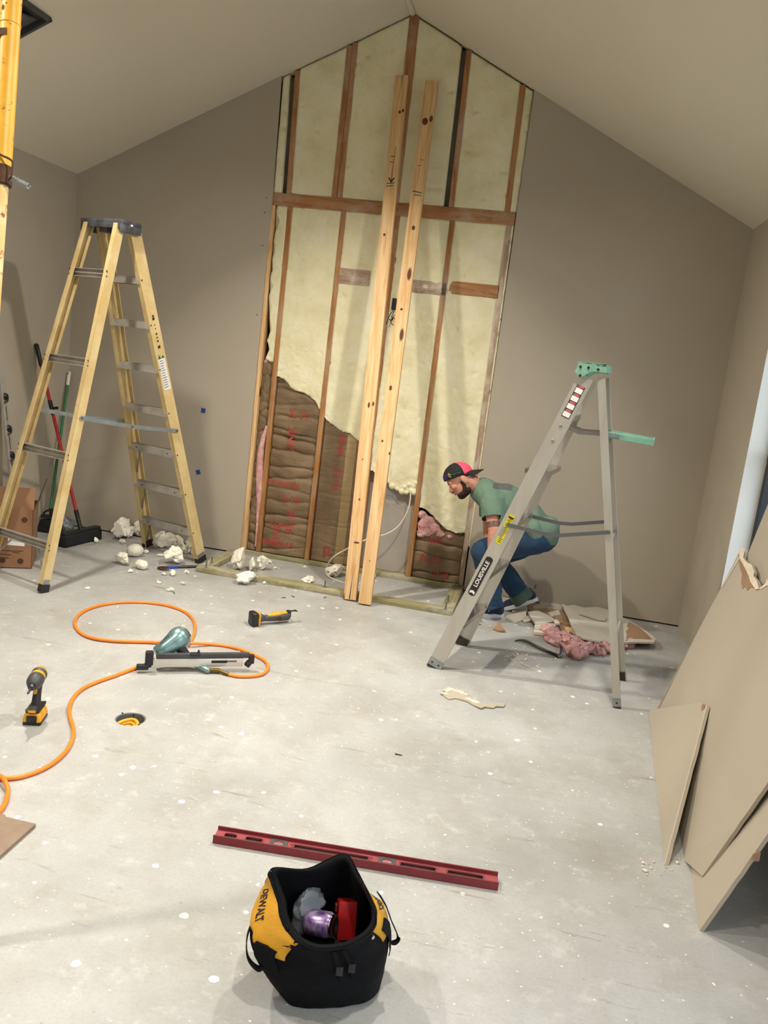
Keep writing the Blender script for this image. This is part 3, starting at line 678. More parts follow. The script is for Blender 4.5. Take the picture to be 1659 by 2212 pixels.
# ---------------------------------------------------------------- floor plates of the new frame
PZ = .019
lumber('floor_plate', (-1.42, -.635, PZ), (.475, -.645, PZ), .038, .089, (0, 0, 1), 'treated', 'long green treated plate lying on the floor in front of the opening', 'floor plate')
lumber('floor_plate', (-1.375, -.585, PZ), (-1.375, -.005, PZ), .038, .089, (0, 0, 1), 'treated', 'short treated floor plate at the left end of the frame', 'floor plate')
lumber('floor_plate', (.43, -.59, PZ), (.43, -.005, PZ), .038, .089, (0, 0, 1), 'treated', 'short treated floor plate at the right end, near the crouching man', 'floor plate')
for (a, b, lab) in ((445, 1226, 'anchor bolt at the left corner of the floor frame'), (457, 1217, 'anchor bolt set just behind the left corner bolt'), (701, 1269, 'anchor bolt in the middle of the long floor plate'), (962, 1316, 'front anchor bolt of the pair at the right corner'), (967, 1300, 'rear anchor bolt of the pair at the right corner'), (981, 1267, 'anchor bolt beside the bottom of the rightmost stud')):
    p = F(a, b, .038); t = thing('anchor_bolt', lab, 'bolt', p, 'anchor bolts in the floor frame')
    bm = B(); cyl(bm, p-V((0, 0, .002)), p+V((.002, 0, .05)), .005, seg=8); obj('threaded_rod', bm, 'steel2', t)
    bm = B(); cyl(bm, p, p+V((0, 0, .003)), .013, seg=12); cyl(bm, p+V((0, 0, .003)), p+V((0, 0, .012)), .0095, seg=6); obj('washer_and_nut', bm, 'galv', t)
# ---------------------------------------------------------------- leaning boards
for (a, b, c, lab, kn) in (((-.243, -.73, .0), (-.430, -.075, 3.612), 0, 'tall pale board leaning on the wall, the left one with a pencilled arrow', 1), ((-.127, -.775, .0), (-.217, -.06, 3.592), 0, 'tall pale board leaning on the wall, the right one, narrower gap to the stud', 2)):
    A, T = V(a), V(b); t_ = (T-A).normalized(); wx = (V((1, 0, 0))-t_*t_.x).normalized(); nrm = t_.cross(wx); nrm = nrm if nrm.y < 0 else -nrm
    A = A+V((0, 0, .007))
    root = lumber('leaning_board', A, T, .089, .038, (1, 0, 0), 'pine', lab, 'board', 'boards leaning on the opened wall')
    up_ = t_; f0 = nrm*.0196
    def mark(bm, s0, x0, s1, x1, wd=.003): 
        pa = A+up_*s0+wx*x0+f0; pb = A+up_*s1+wx*x1+f0; beam(bm, pa, pb, wd, .0006, wx if abs(s1-s0) > abs(x1-x0) else up_)
    bm = B(); L = (T-A).length
    if kn == 1:
        mark(bm, L-.35-.55+.15, .0, L-.62+.12, .01); mark(bm, L-.76, -.03, L-.755, .025, .005); mark(bm, L-.78, -.03, L-.775, .02, .004)
        mark(bm, L-.75, 0, L-.72, .02, .008); mark(bm, L-.75, 0, L-.72, -.018, .008); mark(bm, L-.57, -.02, L-.57, .01, .004); mark(bm, L-.61, -.02, L-.61, .0, .004)
    else:
        mark(bm, L-.78, -.035, L-.79, .03, .005); mark(bm, L-.805, -.02, L-.81, .03, .004); mark(bm, L-.56, -.01, L-.56, .015, .003); mark(bm, L-.6, -.02, L-.6, .0, .003)
    obj('pencil_mark', bm, 'ink', root)
    if kn == 1:
        bm = B(); prism(bm, [A+up_*.004-wx*.004+f0, A+up_*.004+wx*.004+f0, A+up_*.2+wx*.006+f0], nrm*.0004); obj('end_crack', bm, 'ink', root); bm = B()
        prism(bm, [A+up_*(L-.15)+wx*.006+f0, A+up_*(L-.004)+wx*.003+f0, A+up_*(L-.004)+wx*.008+f0], nrm*.0004); obj('end_crack', bm, 'ink', root)
    for (s_, x_, rx, rz_) in (((L-.26, .012, .009, .012), (L-.25, .034, .008, .012), (1.36, -.0, .008, .02), (1.37, .03, .007, .016), (.98, -.005, .004, .005), (.7, .0, .006, .009), (.4, .01, .02, .007), (2.55, -.01, .009, .01)) if kn == 1 else ((L-.29, -.01, .02, .026), (L-.27, .03, .012, .022), (2.05, -.005, .009, .009), (1.5, -.01, .01, .018), (1.13, -.02, .007, .008), (1.05, .04, .005, .012), (.3, .0, .004, .004), (2.62, .005, .012, .016))):
        c_ = A+up_*s_+wx*x_+f0; N = 14; bm = B()
        prism(bm, [c_+wx*cos(2*pi*k/N)*rx+up_*sin(2*pi*k/N)*rz_ for k in range(N)], nrm*.0003)
        obj('knot', bm, 'knotm', root)
# ================================================================ LADDERS
def channel(bm, A, Bp, n, dw, fl, th=.004, mi=0, mi2=None):
    """C-section rail from A to B; web faces outward along n; flanges run inward"""
    A, Bp = V(A), V(Bp); t = (Bp-A).normalized(); n = (V(n)-t*V(n).dot(t)).normalized(); s_ = t.cross(n)
    beam(bm, A, Bp, th, dw, n, mi)
    for k in (-1, 1): beam(bm, A-n*fl/2+s_*k*(dw/2-th/2), Bp-n*fl/2+s_*k*(dw/2-th/2), fl, th, n, mi if mi2 is None else mi2)
def bolt(parent, p, n, r=.006, mat='rivet'):
    bm = B(); cyl(bm, V(p), V(p)+V(n)*.004, r, r*.7, 10); obj('rivet', bm, mat, parent, smooth=True, angle=40)
# ---- yellow 8-step fibreglass stepladder
wv = V((cos(-.32), sin(-.32), 0)); sv = V((wv.y, -wv.x, 0))
TC = V((-1.954, -1.165, 2.30))
fF, fN, rN = F(318, 1181), F(437, 1216), F(95, 1281); rF = rN+(fF-fN)*1.0
tF, tN = TC-wv*.15-sv*.055, TC+wv*.15-sv*.055; uN, uF = TC+wv*.15+sv*.055, TC-wv*.15+sv*.055
lad = thing('stepladder', 'tall yellow fibreglass stepladder with black top standing at left', 'ladder', (fF+fN+rN+rF)/4)
def lift(p, q_, d=.012): return V(p)+(V(q_)-V(p)).normalized()*d
rails = [('step_rail', fF, tF, -wv, .088), ('step_rail', fN, tN, wv, .088), ('rear_rail', rN, uN, wv, .058), ('rear_rail', rF, uF, -wv, .058)]
for nm, a, b, n, dw in rails:
    bm = B(); channel(bm, lift(a, b), b, n, dw, .034, .005); r_ = obj(nm, bm, 'yfg', lad)
    t_ = (b-a).normalized(); bm = B(); n2 = (V(n)-t_*n.dot(t_)).normalized(); s2 = t_.cross(n2)
    beam(bm, lift(a, b, .006)-n2*.012, lift(a, b, .055)-n2*.012, .034, dw+.006, n2, bev=.002); bm.verts.ensure_lookup_table()
    for v in bm.verts:
        if v.co.z < .004: v.co.z = .0008
    obj('rubber_foot', bm, 'foot', r_)
    bm = B(); beam(bm, lift(a, b, .03)+n2*.003, lift(a, b, .085)+n2*.003, .0015, dw-.01, n2); obj('foot_plate', bm, 'galv', r_)
# top
bm = B(); R_ = Matrix((wv, -sv, V((0, 0, 1)))).transposed()
box(bm, TC+V((0, 0, .012)), (.37, .17, .03), R_, bev=.008)
for k in (-1, 1): box(bm, TC+wv*k*.175+V((0, 0, -.018)), (.016, .165, .06), R_, bev=.003)
for k in (-1, 1): box(bm, TC+sv*k*.078+V((0, 0, -.008)), (.35, .012, .036), R_, bev=.003)
box(bm, TC-V((0, 0, .03)), (.07, .12, .04), R_)
topc = obj('top_cap', bm, 'capblk', lad, smooth=True, angle=35)
bm = B(); c = TC+wv*.185+V((0, 0, .0)); ell(bm, c, (.002, .011, .007), R_, 2); obj('paint_blot', bm, 'white', topc, smooth=True)
# steps
def on(a, b, t_): return a+(b-a)*t_
steps_t = [.115, .245, .372, .5, .628, .752, .872]
for i, q_ in enumerate(steps_t):
    a, b = on(fF, tF, q_), on(fN, tN, q_); d = (b-a).normalized(); bm = B()
    sd = d.cross(V((0, 0, 1)))
    Rr = Matrix((d, d.cross(V((0, 0, 1))).normalized()*-1, V((0, 0, 1)))).transposed()
    c = (a+b)/2; Ls = (b-a).length-.012
    box(bm, c, (Ls, .078, .004), Rr)
    for k in (-1, 1): box(bm, c+Rr.col[1]*k*.037-V((0, 0, .022)), (Ls, .004, .044), Rr)
    for k in range(5): box(bm, c+Rr.col[1]*(-.03+k*.015)+V((0, 0, .0025)), (Ls, .003, .002), Rr)
    so = obj('step', bm, 'stepal', lad)
    for e, n in ((a, -wv), (b, wv)):
        bolt(so, e-sv*(-.0)+n*.003+V((0, 0, -.018))+sv*.028, n); 
    for e in (on(a, b, .18), on(a, b, .82)):
        if i < 3: bolt(so, e+sv*.039-V((0, 0, .02)), sv, .005)
# diagonal braces under the three lowest steps
for i in range(3):
    q_ = steps_t[i]; a, b = on(fF, tF, q_), on(fN, tN, q_); lo = q_-.1
    for s_, e in ((on(a, b, .2), on(fF, tF, max(.02, lo))+wv*.006), (on(a, b, .8), on(fN, tN, max(.02, lo))-wv*.006)):
        bm = B(); m_ = s_+(e-s_)*.55+V((0, 0, .03))+(s_-e).normalized()*0
        tube(bm, crom([s_-V((0, 0, .03)), m_, e], 5), .0055, 6); obj('diagonal_brace', bm, 'galv', lad, smooth=True)
# rear horizontals
for i, q_ in enumerate((.125, .37, .625, .865)):
    a, b = on(rN, uN, q_), on(rF, uF, q_); d = (b-a).normalized(); Rr = Matrix((d, V((0, 0, 1)).cross(d), V((0, 0, 1)))).transposed(); c = (a+b)/2; Ls = (b-a).length-.01
    bm = B(); box(bm, c+V((0, 0, .0)), (Ls, .004, .05), Rr)
    for k in (-1, 1): box(bm, c+Rr.col[1]*.009+V((0, 0, k*.024)), (Ls, .02, .004), Rr)
    box(bm, c+Rr.col[1]*.006, (Ls, .01, .008), Rr)
    so = obj('rear_brace', bm, 'stepal', lad)
    for e, s_ in ((a, 1), (b, -1)):
        for k in (-1, 1): bolt(so, e+sv*.03+V((0, 0, k*.016)), sv, .005)
for e in (on(rN, uN, .125), on(rF, uF, .125)):
    q_ = on(rN, uN, .03) if (e-rN).length < .6 else on(rF, uF, .03); other = rF if (e-rN).length < .6 else rN
    s_ = e+(other-q_).normalized()*.14
    bm = B(); beam(bm, s_-V((0, 0, .02)), q_+(other-q_).normalized()*.015+V((0, 0, .02)), .012, .004, sv); obj('diagonal_brace', bm, 'galv', lad)
# spreaders
def bar(parent, pts, w_, mat, th=.004, name='spreader'):
    bm = B()
    for a, b in zip(pts, pts[1:]):
        beam(bm, a, b, w_, th, V((0, 0, 1))); 
    for p in pts:
        d = (V(pts[-1])-V(pts[0])).normalized(); n_ = d.cross(V((0, 0, 1))); cyl(bm, V(p)-n_*th*.9, V(p)+n_*th*.9, w_/2, seg=14)
    return obj(name, bm, mat, parent)
for (r0_, r1_, f0_, f1_, o_) in ((rN, uN, fN, tN, wv*.01), (rF, uF, fF, tF, -wv*.01)):
    a = on(r0_, r1_, .478)+o_; b = on(f0_, f1_, .44)+o_; m_ = (a+b)/2-V((0, 0, .0)); m_.z -= .012
    so = bar(lad, [a, m_-(b-a).normalized()*.05, m_+(b-a).normalized()*.05, b], .026, 'galv')
    for p in (a, m_, b): bolt(so, p+o_.normalized()*.004, o_.normalized(), .006)
# printed marks and the worn label on the outer face of the step rail
t_ = (tN-fN).normalized(); n2 = (wv-t_*wv.dot(t_)).normalized(); s2 = t_.cross(n2)
def onr(q_, s_): return on(fN, tN, q_)+n2*.0032+s2*s_
bm = B(); rnd = random.Random(3); qa, qb = .565, .655
prism(bm, [onr(qa, -.028), onr(qa-.003, .03), onr(qb, .028), onr(qb+.001, -.03)], n2*.0006)
lb = obj('worn_label', bm, 'label', lad)
bm = B(); 
for (a, b, c, d) in ((.653, -.03, .665, .0), (.653, .0, .662, .03)): prism(bm, [onr(a, b), onr(a, d), onr(c, (b+d)/2)], n2*.0009)
obj('green_logo_scrap', bm, 'green', lb)
for k in range(12):
    bm = B(); q_ = qa+.006+k*.0068; prism(bm, [onr(q_, -.022), onr(q_, .022-rnd.random()*.02), onr(q_+.002, .022-rnd.random()*.02), onr(q_+.002, -.022)], n2*.0008); obj('label_print', bm, 'gprint', lb)
for k, (q_, sz) in enumerate(((.682, .02), (.70, .012), (.71, .01), (.72, .012), (.735, .008), (.745, .008), (.76, .018), (.768, .014))):
    bm = B(); h_ = sz*.0025/.006; prism(bm, [onr(q_, -sz*.6), onr(q_, sz*.5), onr(q_+h_, sz*.6), onr(q_+h_*.8, -sz*.5)], n2*.0006); obj('printed_mark', bm, 'ink', lad)

# ---- aluminium 6-step stepladder
aF0 = V((.492, -1.722, 0)); aF1 = V((.60, -1.245, 0)); aR0 = V((1.50, -1.815, 0)); aR1 = V((1.565, -1.36, 0))
T0 = V((1.075, -1.70, 1.70)); T1 = V((1.15, -1.70, 1.71)); ww = V((.13, .99, 0)).normalized()
T0b, T1b = T0+ww*.33, T1+ww*.32
al = thing('stepladder', 'silver aluminium stepladder with green top in front of the crouching man', 'ladder', (aF0+aF1+aR0+aR1)/4)
sh = (aR0-aF0).normalized()
for nm, a, b, n, dw, fl in (('step_rail', aF0, T0, -ww, .082, .03), ('step_rail', aF1, T0b, ww, .082, .03), ('rear_rail', aR0, T1, -ww, .040, .022), ('rear_rail', aR1, T1b, ww, .040, .022)):
    bm = B(); channel(bm, lift(a, b, .006), b, n, dw, fl, .003, 0, 0); r_ = obj(nm, bm, 'alum', al)
    t_ = (b-a).normalized(); n2 = (V(n)-t_*n.dot(t_)).normalized(); s2 = t_.cross(n2)
    bm = B(); beam(bm, lift(a, b, .002)-n2*.004, lift(a, b, .05)-n2*.004, .014, dw+.003, n2)
    for v in bm.verts:
        if v.co.z < .02: v.co.z = max(.0008, v.co.z*.5)
    obj('foot_pad', bm, 'rivet', r_)
    bm = B(); beam(bm, lift(a, b, .01)+n2*.004, lift(a, b, .055)+n2*.004, .002, dw+.002, n2); obj('foot_plate', bm, 'galv', r_)
    for k in ((-.5, .5) if dw > .05 else (0,)): bolt(r_, lift(a, b, .03)+n2*.006+s2*dw*.5*k, n2, .006)
for i in range(5):
    q_ = .178*(i+1)-.012; a, b = on(aF0, T0, q_), on(aF1, T0b, q_); d = (b-a).normalized(); Rr = Matrix((d, V((0, 0, 1)).cross(d), V((0, 0, 1)))).transposed(); c = (a+b)/2; Ls = (b-a).length-.008
    dp = .078 if i != 3 else .135
    bm = B(); box(bm, c, (Ls, dp, .003), Rr)
    for k in (-1, 1): box(bm, c+Rr.col[1]*k*(dp/2-.002)-V((0, 0, .013)), (Ls, .003, .026), Rr)
    so = obj('step', bm, 'alumsh', al)
# rear braces
for q_ in (.2, .5, .8):
    a, b = on(aR0, T1, q_), on(aR1, T1b, q_); bm = B(); beam(bm, a, b, .003, .03, sh); beam(bm, a+V((0, 0, .012)), b+V((0, 0, .012)), .014, .003, sh); obj('rear_brace', bm, 'alum', al)
# green top: side plates with a dropped front lobe
def capside(y_off, name):
    px_ = [(1251, 781), (1309, 786), (1310, 806), (1285, 803), (1275, 803), (1265, 809), (1257, 815), (1250, 815), (1245, 806), (1241, 803), (1246, 795)]
    pts = [W(a, b, T0.y-.012)+ww*y_off for a, b in px_]
    bm = B(); prism(bm, pts, ww*.006); o = obj(name, bm, 'greenp', al)
    for a, b in ((1254, 792), (1271, 794), (1292, 798), (1253, 811)): bolt(o, W(a, b, T0.y-.012)+ww*(y_off), -ww if y_off < .1 else ww, .0075)
capside(0, 'cap_side'); capside(.355, 'cap_side')
a_, b_ = W(1251, 782, T0.y-.012), W(1310, 787, T0.y-.012); c2_ = W(1310, 805, T0.y-.012)
bm = B(); prism(bm, [a_, b_, b_+ww*.36, a_+ww*.36], (0, 0, -.014)); prism(bm, [b_, c2_, c2_+ww*.36, b_+ww*.36], (-.01, 0, 0)); obj('top_plate', bm, 'greenp', al)
# pail shelf
pY = -1.60
s_a, s_b, s_c = W(1225, 922, pY), W(1250, 934, pY), W(1305, 938, pY)
so = bar(al, [s_a, s_b, s_c], .02, 'alumsh', .006, name='shelf_arm')
bar(al, [p+ww*.2 for p in (s_a, s_b, s_c)], .02, 'alumsh', .006, name='shelf_arm')
e0, e1 = W(1308, 937, pY), W(1413, 944, pY); e1.z = e0.z-.012
dd = (e1-e0).normalized(); Rr = Matrix((dd, ww, dd.cross(ww))).transposed()
c = (e0+e1)/2+ww*.11; Ls = (e1-e0).length
bm = B(); box(bm, c, (Ls, .22, .006), Rr)
for k in (-1, 1): box(bm, c+Rr.col[1]*k*.108+Rr.col[2]*-.004, (Ls, .005, .032), Rr, bev=.001)
box(bm, c+Rr.col[0]*(Ls/2)+Rr.col[2]*-.004, (.006, .22, .036), Rr, bev=.001)
sh_ = obj('pail_shelf', bm, 'greenp', al)
bm = B(); box(bm, e0+(e0-e1).normalized()*-.02-ww*.004, (.1, .006, .022), Rr); obj('shelf_bracket', bm, 'galv', sh_)
# spreaders
for o_, ys in ((-ww*.008, 0), (ww*.008, 1)):
    a = on(aF0, T0, .515) if not ys else on(aF1, T0b, .515); b = on(aR0, T1, .54) if not ys else on(aR1, T1b, .54); a = a+o_; b = b+o_
    m_ = on(a, b, .47)-V((0, 0, .035))
    bar(al, [a, m_-(b-a).normalized()*.04, m_+(b-a).normalized()*.04, b], .02, 'steel2')
# labels on the near step rail
t_ = (T0-aF0).normalized(); n2 = (-ww+t_*ww.dot(t_)).normalized(); s2 = n2.cross(t_)   # s2 points to the upper left side
if s2.x > 0: s2 = -s2
def onl(u_, v_, d=.0022): return aF0+t_*u_+s2*v_+n2*d
LL = (T0-aF0).length
def lab_rect(name, u0, u1, v0, v1, mat, parent=al, d=.0022, th=.0004):
    bm = B(); prism(bm, [onl(u0, v0, d), onl(u1, v0, d), onl(u1, v1, d), onl(u0, v1, d)], n2*th); return obj(name, bm, mat, parent)
# find rail coordinate for a pixel row
def urail(px, py):
    p = W(px, py, aF0.y+.02); return (p-aF0).dot(t_)
u0, u1 = urail(1016, 1272)-.028, urail(1052, 1208)+.022
bm = B(); hh = .021; N = 8; poly = []
for k in range(N+1): a = pi/2+pi*k/N; poly.append(onl(u0+hh*.7+cos(a)*hh*.7, .004+sin(a)*hh))
for k in range(N+1): a = -pi/2+pi*k/N; poly.append(onl(u1-hh*.7+cos(a)*hh*.7, .004+sin(a)*hh))
prism(bm, poly, n2*.0004); bl = obj('maker_plate', bm, 'ink', al)
me = textmesh('LOUISVILLE', .031, mtx(onl((u0+u1)/2+.014, .004, .0031), t_, s2), .0002, bold=.0008)
for v in me.vertices:   # fit the lettering to the plate length
    q_ = (v.co-onl((u0+u1)/2+.014, .004)).dot(t_); v.co += t_*q_*(((u1-u0)-.055)/.185-1)
obj('plate_lettering', me, 'label', bl)
bm = B(); c_ = u0+.017
for dx in (0, .007):
    prism(bm, [onl(c_-.006+dx, .019, .0028), onl(c_+.002+dx, .019, .0028), onl(c_+.008+dx, .004, .0028), onl(c_+.002+dx, -.011, .0028), onl(c_-.006+dx, -.011, .0028), onl(c_+.001+dx, .004, .0028)], n2*.0003)
obj('plate_emblem', bm, 'label', bl)
u0, u1 = urail(1073, 1172), urail(1101, 1108)
yl = lab_rect('yellow_label', u0, u1, -.012, .022, 'ylabel')
rnd = random.Random(4)
for k in range(16):
    uu = u0+.01+k*(u1-u0-.02)/16; lab_rect('label_print', uu, uu+.0035, -.009+rnd.random()*.008, .01+rnd.random()*.008, 'ink', yl, .0027, .0002)
lab_rect('label_header', u1-.024, u1-.014, -.01, .02, 'ink', yl, .0027, .0002)
lab_rect('scraped_patch', (u0+u1)/2-.05, (u0+u1)/2+.01, .006, .024, 'stepal', yl, .0029, .0002)
u0, u1 = urail(1213, 898), urail(1247, 830)
wl = lab_rect('warning_label', u0, u1, -.022, .022, 'ink')
for k in range(4):
    a = u0+.004+k*(u1-u0)/4; lab_rect('pictogram_panel', a, a+(u1-u0)*.15, -.019, .019, 'label', wl, .0027, .0002)
    bm = B(); c_ = a+(u1-u0)*.195
    prism(bm, [onl(c_+cos(q)*.0065, sin(q)*.018, .0027) for q in [2*pi*j/16 for j in range(16)]], n2*.0002); obj('red_oval', bm, plain('label_red', '#b4575a', .6) if k == 0 else bpy.data.materials['label_red'], wl)
for (a, b) in ((1196, 912), (1197, 953)):
    q_ = urail(a, b); bolt(al, onl(q_, .0, .002), n2, .009, 'galv')
# ================================================================ LEFT SIDE
# yellow scaffold upright close to the camera at the left edge of view
def ray(px, py, dist):
    return CAM+(FW+RT*((px-829.5)/FPX)-UP*((py-1106)/FPX))*dist
pa, pb = ray(14, 0, 2.2), ray(-12, 420, 2.2)
dr = (pa-pb).normalized(); foot = pb-dr*(pb.z/dr.z)
sc = thing('scaffold_post', 'worn yellow scaffold upright with a spring pin at the left edge of the view', 'scaffold', foot)
jt = ray(2, 378, 2.2)
bm = B(); tube(bm, [jt-dr*.01, jt+dr*1.25], .026, 24); tube(bm, [jt, jt+dr*.0001], .028, 24) if False else None
cyl(bm, jt+dr*.40, jt+dr*.404, .0275, seg=24)
o_ = obj('upper_tube', bm, 'ysteel', sc, smooth=True, angle=40)
bm = B(); c0_ = jt+dr*.43-RT*.036; beam(bm, c0_, c0_+dr*.8, .05, .01, RT); obj('side_plate', bm, 'ysteel2', sc)
bm = B(); c1_ = jt+dr*.37-RT*.03-FW*.02; beam(bm, c1_-RT*.02, c1_+RT*.035, .018, .014, dr); obj('latch_lug', bm, 'rust', sc)
for k in (0, 1):
    bm = B(); c_ = jt+dr*(.45+k*.32)-RT*.03-FW*.03; cyl(bm, c_, c_-FW*.004, .006, seg=12); obj('pin_hole', bm, 'black', sc)
bm = B(); tube(bm, [foot+dr*.02, jt+dr*.02], .021, 24); obj('lower_tube', bm, 'ysteel2', sc, smooth=True, angle=40)
bm = B(); tube(bm, [jt-dr*.03, jt-dr*.026, jt+dr*.02, jt+dr*.024], [.025, .0285, .0285, .025], 24); obj('rusty_collar', bm, 'rust', sc, smooth=True, angle=40)
bm = B(); lathe(bm, [(.055, 0), (.055, .006), (.026, .012), (.024, .03)], V((foot.x, foot.y, .001)), (0, 0, 1), 24); obj('base_plate', bm, 'rust', sc)
bm = B(); k1 = ray(0, 335, 2.17); pts = [ray(-10, 327, 2.17), ray(5, 336, 2.17), ray(20, 343, 2.17), ray(27, 350, 2.17), ray(27, 360, 2.17), ray(24, 382, 2.17), ray(18, 388, 2.18)]
tube(bm, crom(pts, 5), .0028, 8); obj('wire_clip', bm, 'rust', sc, smooth=True)
bm = B(); s0, s1 = ray(22, 383, 2.18), ray(62, 403, 2.18); ax = (s1-s0); a, b = frame(ax)
tube(bm, [s0+ax*(k/130)+(a*cos(k*.62)+b*sin(k*.62))*.0068 for k in range(131)], .0011, 6); obj('coil_spring', bm, 'galv', sc, smooth=True)

# cardboard box
y_ = F(68, 1228).y; bl, br = F(0, 1227), F(68, 1229)
ux_ = V((.87, .5, 0)).normalized(); ux_ = (br-bl).normalized(); uy_ = V((-ux_.y, ux_.x, 0)); uz = V((0, 0, 1))
BR = br.copy(); BW, BD, BH = .46, .34, .36
topR = W(78, 1103, y_); BH = topR.z
cb = thing('cardboard_box', 'brown cardboard box with round holes and a barcode label behind the yellow stepladder', 'box', BR-ux_*BW/2+uy_*BD/2)
def bx_(u, v, z): return BR+ux_*u+uy_*v+uz*z
def wall(name, p, q, hgt, mi='card', th=.006):
    bm = B(); n_ = (q-p).cross(uz).normalized()*-th; prism(bm, [p, q, q+uz*hgt, p+uz*hgt], n_); return obj(name, bm, mi, cb)
fr_ = wall('front_panel', bx_(-BW, 0, .002), bx_(0, 0, .002), BH)
wall('side_panel', bx_(0, 0, .002), bx_(0.0, BD, .002), BH); wall('back_panel', bx_(0, BD, .002), bx_(-BW, BD, .002), BH); wall('side_panel', bx_(-BW, BD, .002), bx_(-BW, 0, .002), BH)
bm = B(); prism(bm, [bx_(-BW, 0, .002), bx_(0, 0, .002), bx_(0, BD, .002), bx_(-BW, BD, .002)], (0, 0, .005)); obj('bottom_panel', bm, 'cardin', cb)
# far lid flap standing up, right flap leaning out
bm = B(); prism(bm, [bx_(-BW, .01, BH), bx_(0, .01, BH), bx_(.0, .06, BH+.14), bx_(-BW, .06, BH+.14)], uy_*.005); obj('lid_flap', bm, 'card', cb)
bm = B(); prism(bm, [bx_(0, .02, BH), bx_(0, BD, BH), bx_(.05, BD-.03, BH+.17), bx_(.05, .08, BH+.16)], ux_*.005); obj('lid_flap', bm, 'cardin', cb)
fn = -uy_
def onbox(px, py):   # hit the box front plane
    d = FW+RT*((px-829.5)/FPX)-UP*((py-1106)/FPX); t = (BR-CAM).dot(fn)/d.dot(fn); return CAM+d*t+fn*.0012
for a, b in ((14, 1121), (53, 1123), (5, 1210), (44, 1212)):
    bm = B(); c_ = onbox(a, b); cyl(bm, c_-fn*.006, c_+fn*.0004, .019, seg=20); obj('hand_hole', bm, 'cardin', cb)
pp = [onbox(18, 1155), onbox(54, 1162), onbox(53, 1180), onbox(16, 1177)]
bm = B(); prism(bm, pp, fn*.0005); lb = obj('barcode_label', bm, 'label', cb)
rnd = random.Random(7)
for k in range(15):
    f_ = .12+k*.05; p = pp[0].lerp(pp[1], f_).lerp(pp[3].lerp(pp[2], f_), .12); q = pp[0].lerp(pp[1], f_).lerp(pp[3].lerp(pp[2], f_), .6); w_ = ux_*(.001+.002*rnd.random())
    bm = B(); prism(bm, [p, p+w_, q+w_, q], fn*.0009); obj('barcode_bar', bm, 'ink', lb)
bm = B()
for a, b, c, d in ((0, 1188, 50, 1190), (0, 1196, 24, 1198), (0, 1203, 20, 1205), (28, 1192, 42, 1194)):
    bm = B(); p, q = onbox(a, b), onbox(c, d); prism(bm, [p, q, q-uz*.004, p-uz*.004], fn*.0004); obj('printed_line', bm, 'cardin', cb)

# aluminium rail with black clips leaning on the left wall
p0 = V((XL+.03, -.75, 1.27)); p0 = X(2, 806, XL+.03); p1 = P(36, 1120, 0, XL+.16); dd = (p1-p0).normalized(); p1 = p0+dd*((p0.z-.01)/-dd.z)
bm = B(); n0 = V((1, 0, 0)); beam(bm, p0, p1, .05, .022, V((0, 1, 0)), bev=.003); ar = tag(obj('aluminium_rail', bm, 'stepal'), 'grey aluminium rail with black clips leaning on the left wall behind the box', 'rail')
for k in (.18, .42, .62, .82): 
    bm = B(); c_ = p0.lerp(p1, k*.75); cyl(bm, c_+V((.012, 0, 0)), c_+V((.03, 0, 0)), .016, seg=12); tube(bm, crom([c_+V((.02, -.02, .03)), c_+V((.03, .0, .02)), c_+V((.03, .005, -.02)), c_+V((.02, -.015, -.035))], 4), .006, 8); obj('black_clip', bm, 'black', ar, smooth=True, angle=50)
for k in (.3, .52, .72): 
    bm = B(); c_ = p0.lerp(p1, k*.75); beam(bm, c_-dd*.05+V((.0115, 0, 0)), c_+dd*.05+V((.0115, 0, 0)), .006, .001, V((0, 1, 0))); obj('slot', bm, 'black', ar)

# push broom (red handle)
hb0, hb1 = F(137, 1184, .02), F(224, 1163, .02); ax = (hb1-hb0).normalized(); pr_ = V((-ax.y, ax.x, 0))
mid = F(172, 1172, .0); c_ = (F(137, 1184)+F(222, 1166))/2; Lb = (F(222, 1166)-F(137, 1184)).length
pb_ = thing('push_broom', 'wide black push broom with a red handle leaning in the left corner', 'broom', c_)
Rr = Matrix((ax, pr_, uz)).transposed(); c_ = c_+pr_*.035
bm = B(); box(bm, c_+uz*.048, (Lb, .075, .088), Rr, bev=.012); bmv = bm.verts
for v in bm.verts: v.co += V((noise.noise(v.co*90), noise.noise(v.co*80), 0))*.003
for v in bm.verts:
    if v.co.z < .03: v.co += (v.co-c_).dot(pr_)*pr_*.12
bmesh.ops.subdivide_edges(bm, edges=bm.edges[:], cuts=2); obj('bristles', bm, 'bristle', pb_)
bm = B(); box(bm, c_+uz*.1, (Lb*.97, .055, .022), Rr, bev=.005); obj('broom_block', bm, 'black', pb_, smooth=True, angle=40)
htop = V((XL+.02, 0, 0)); ht = X(78, 742, XL+.018); hbot = c_+uz*.105
hd = (ht-hbot).normalized()
bm = B(); cyl(bm, hbot+hd*.15, ht-hd*.15, .0125, seg=16); obj('red_handle', bm, 'red', pb_, smooth=True, angle=40)
bm = B(); tube(bm, [ht-hd*.17, ht-hd*.165, ht-hd*.01, ht], [.013, .0165, .0165, .008], 16); obj('hand_grip', bm, 'black', pb_, smooth=True, angle=40)
bm = B(); tube(bm, [hbot, hbot+hd*.16], .017, 16); obj('handle_socket', bm, 'black', pb_, smooth=True, angle=40)
jc = hbot.lerp(ht, .66); bm = B(); tube(bm, [jc-hd*.05, jc+hd*.06], .016, 16); cyl(bm, jc, jc+V((.05, .0, .008)), .007, .012, 10); obj('clamp_joint', bm, 'black', pb_, smooth=True, angle=40)
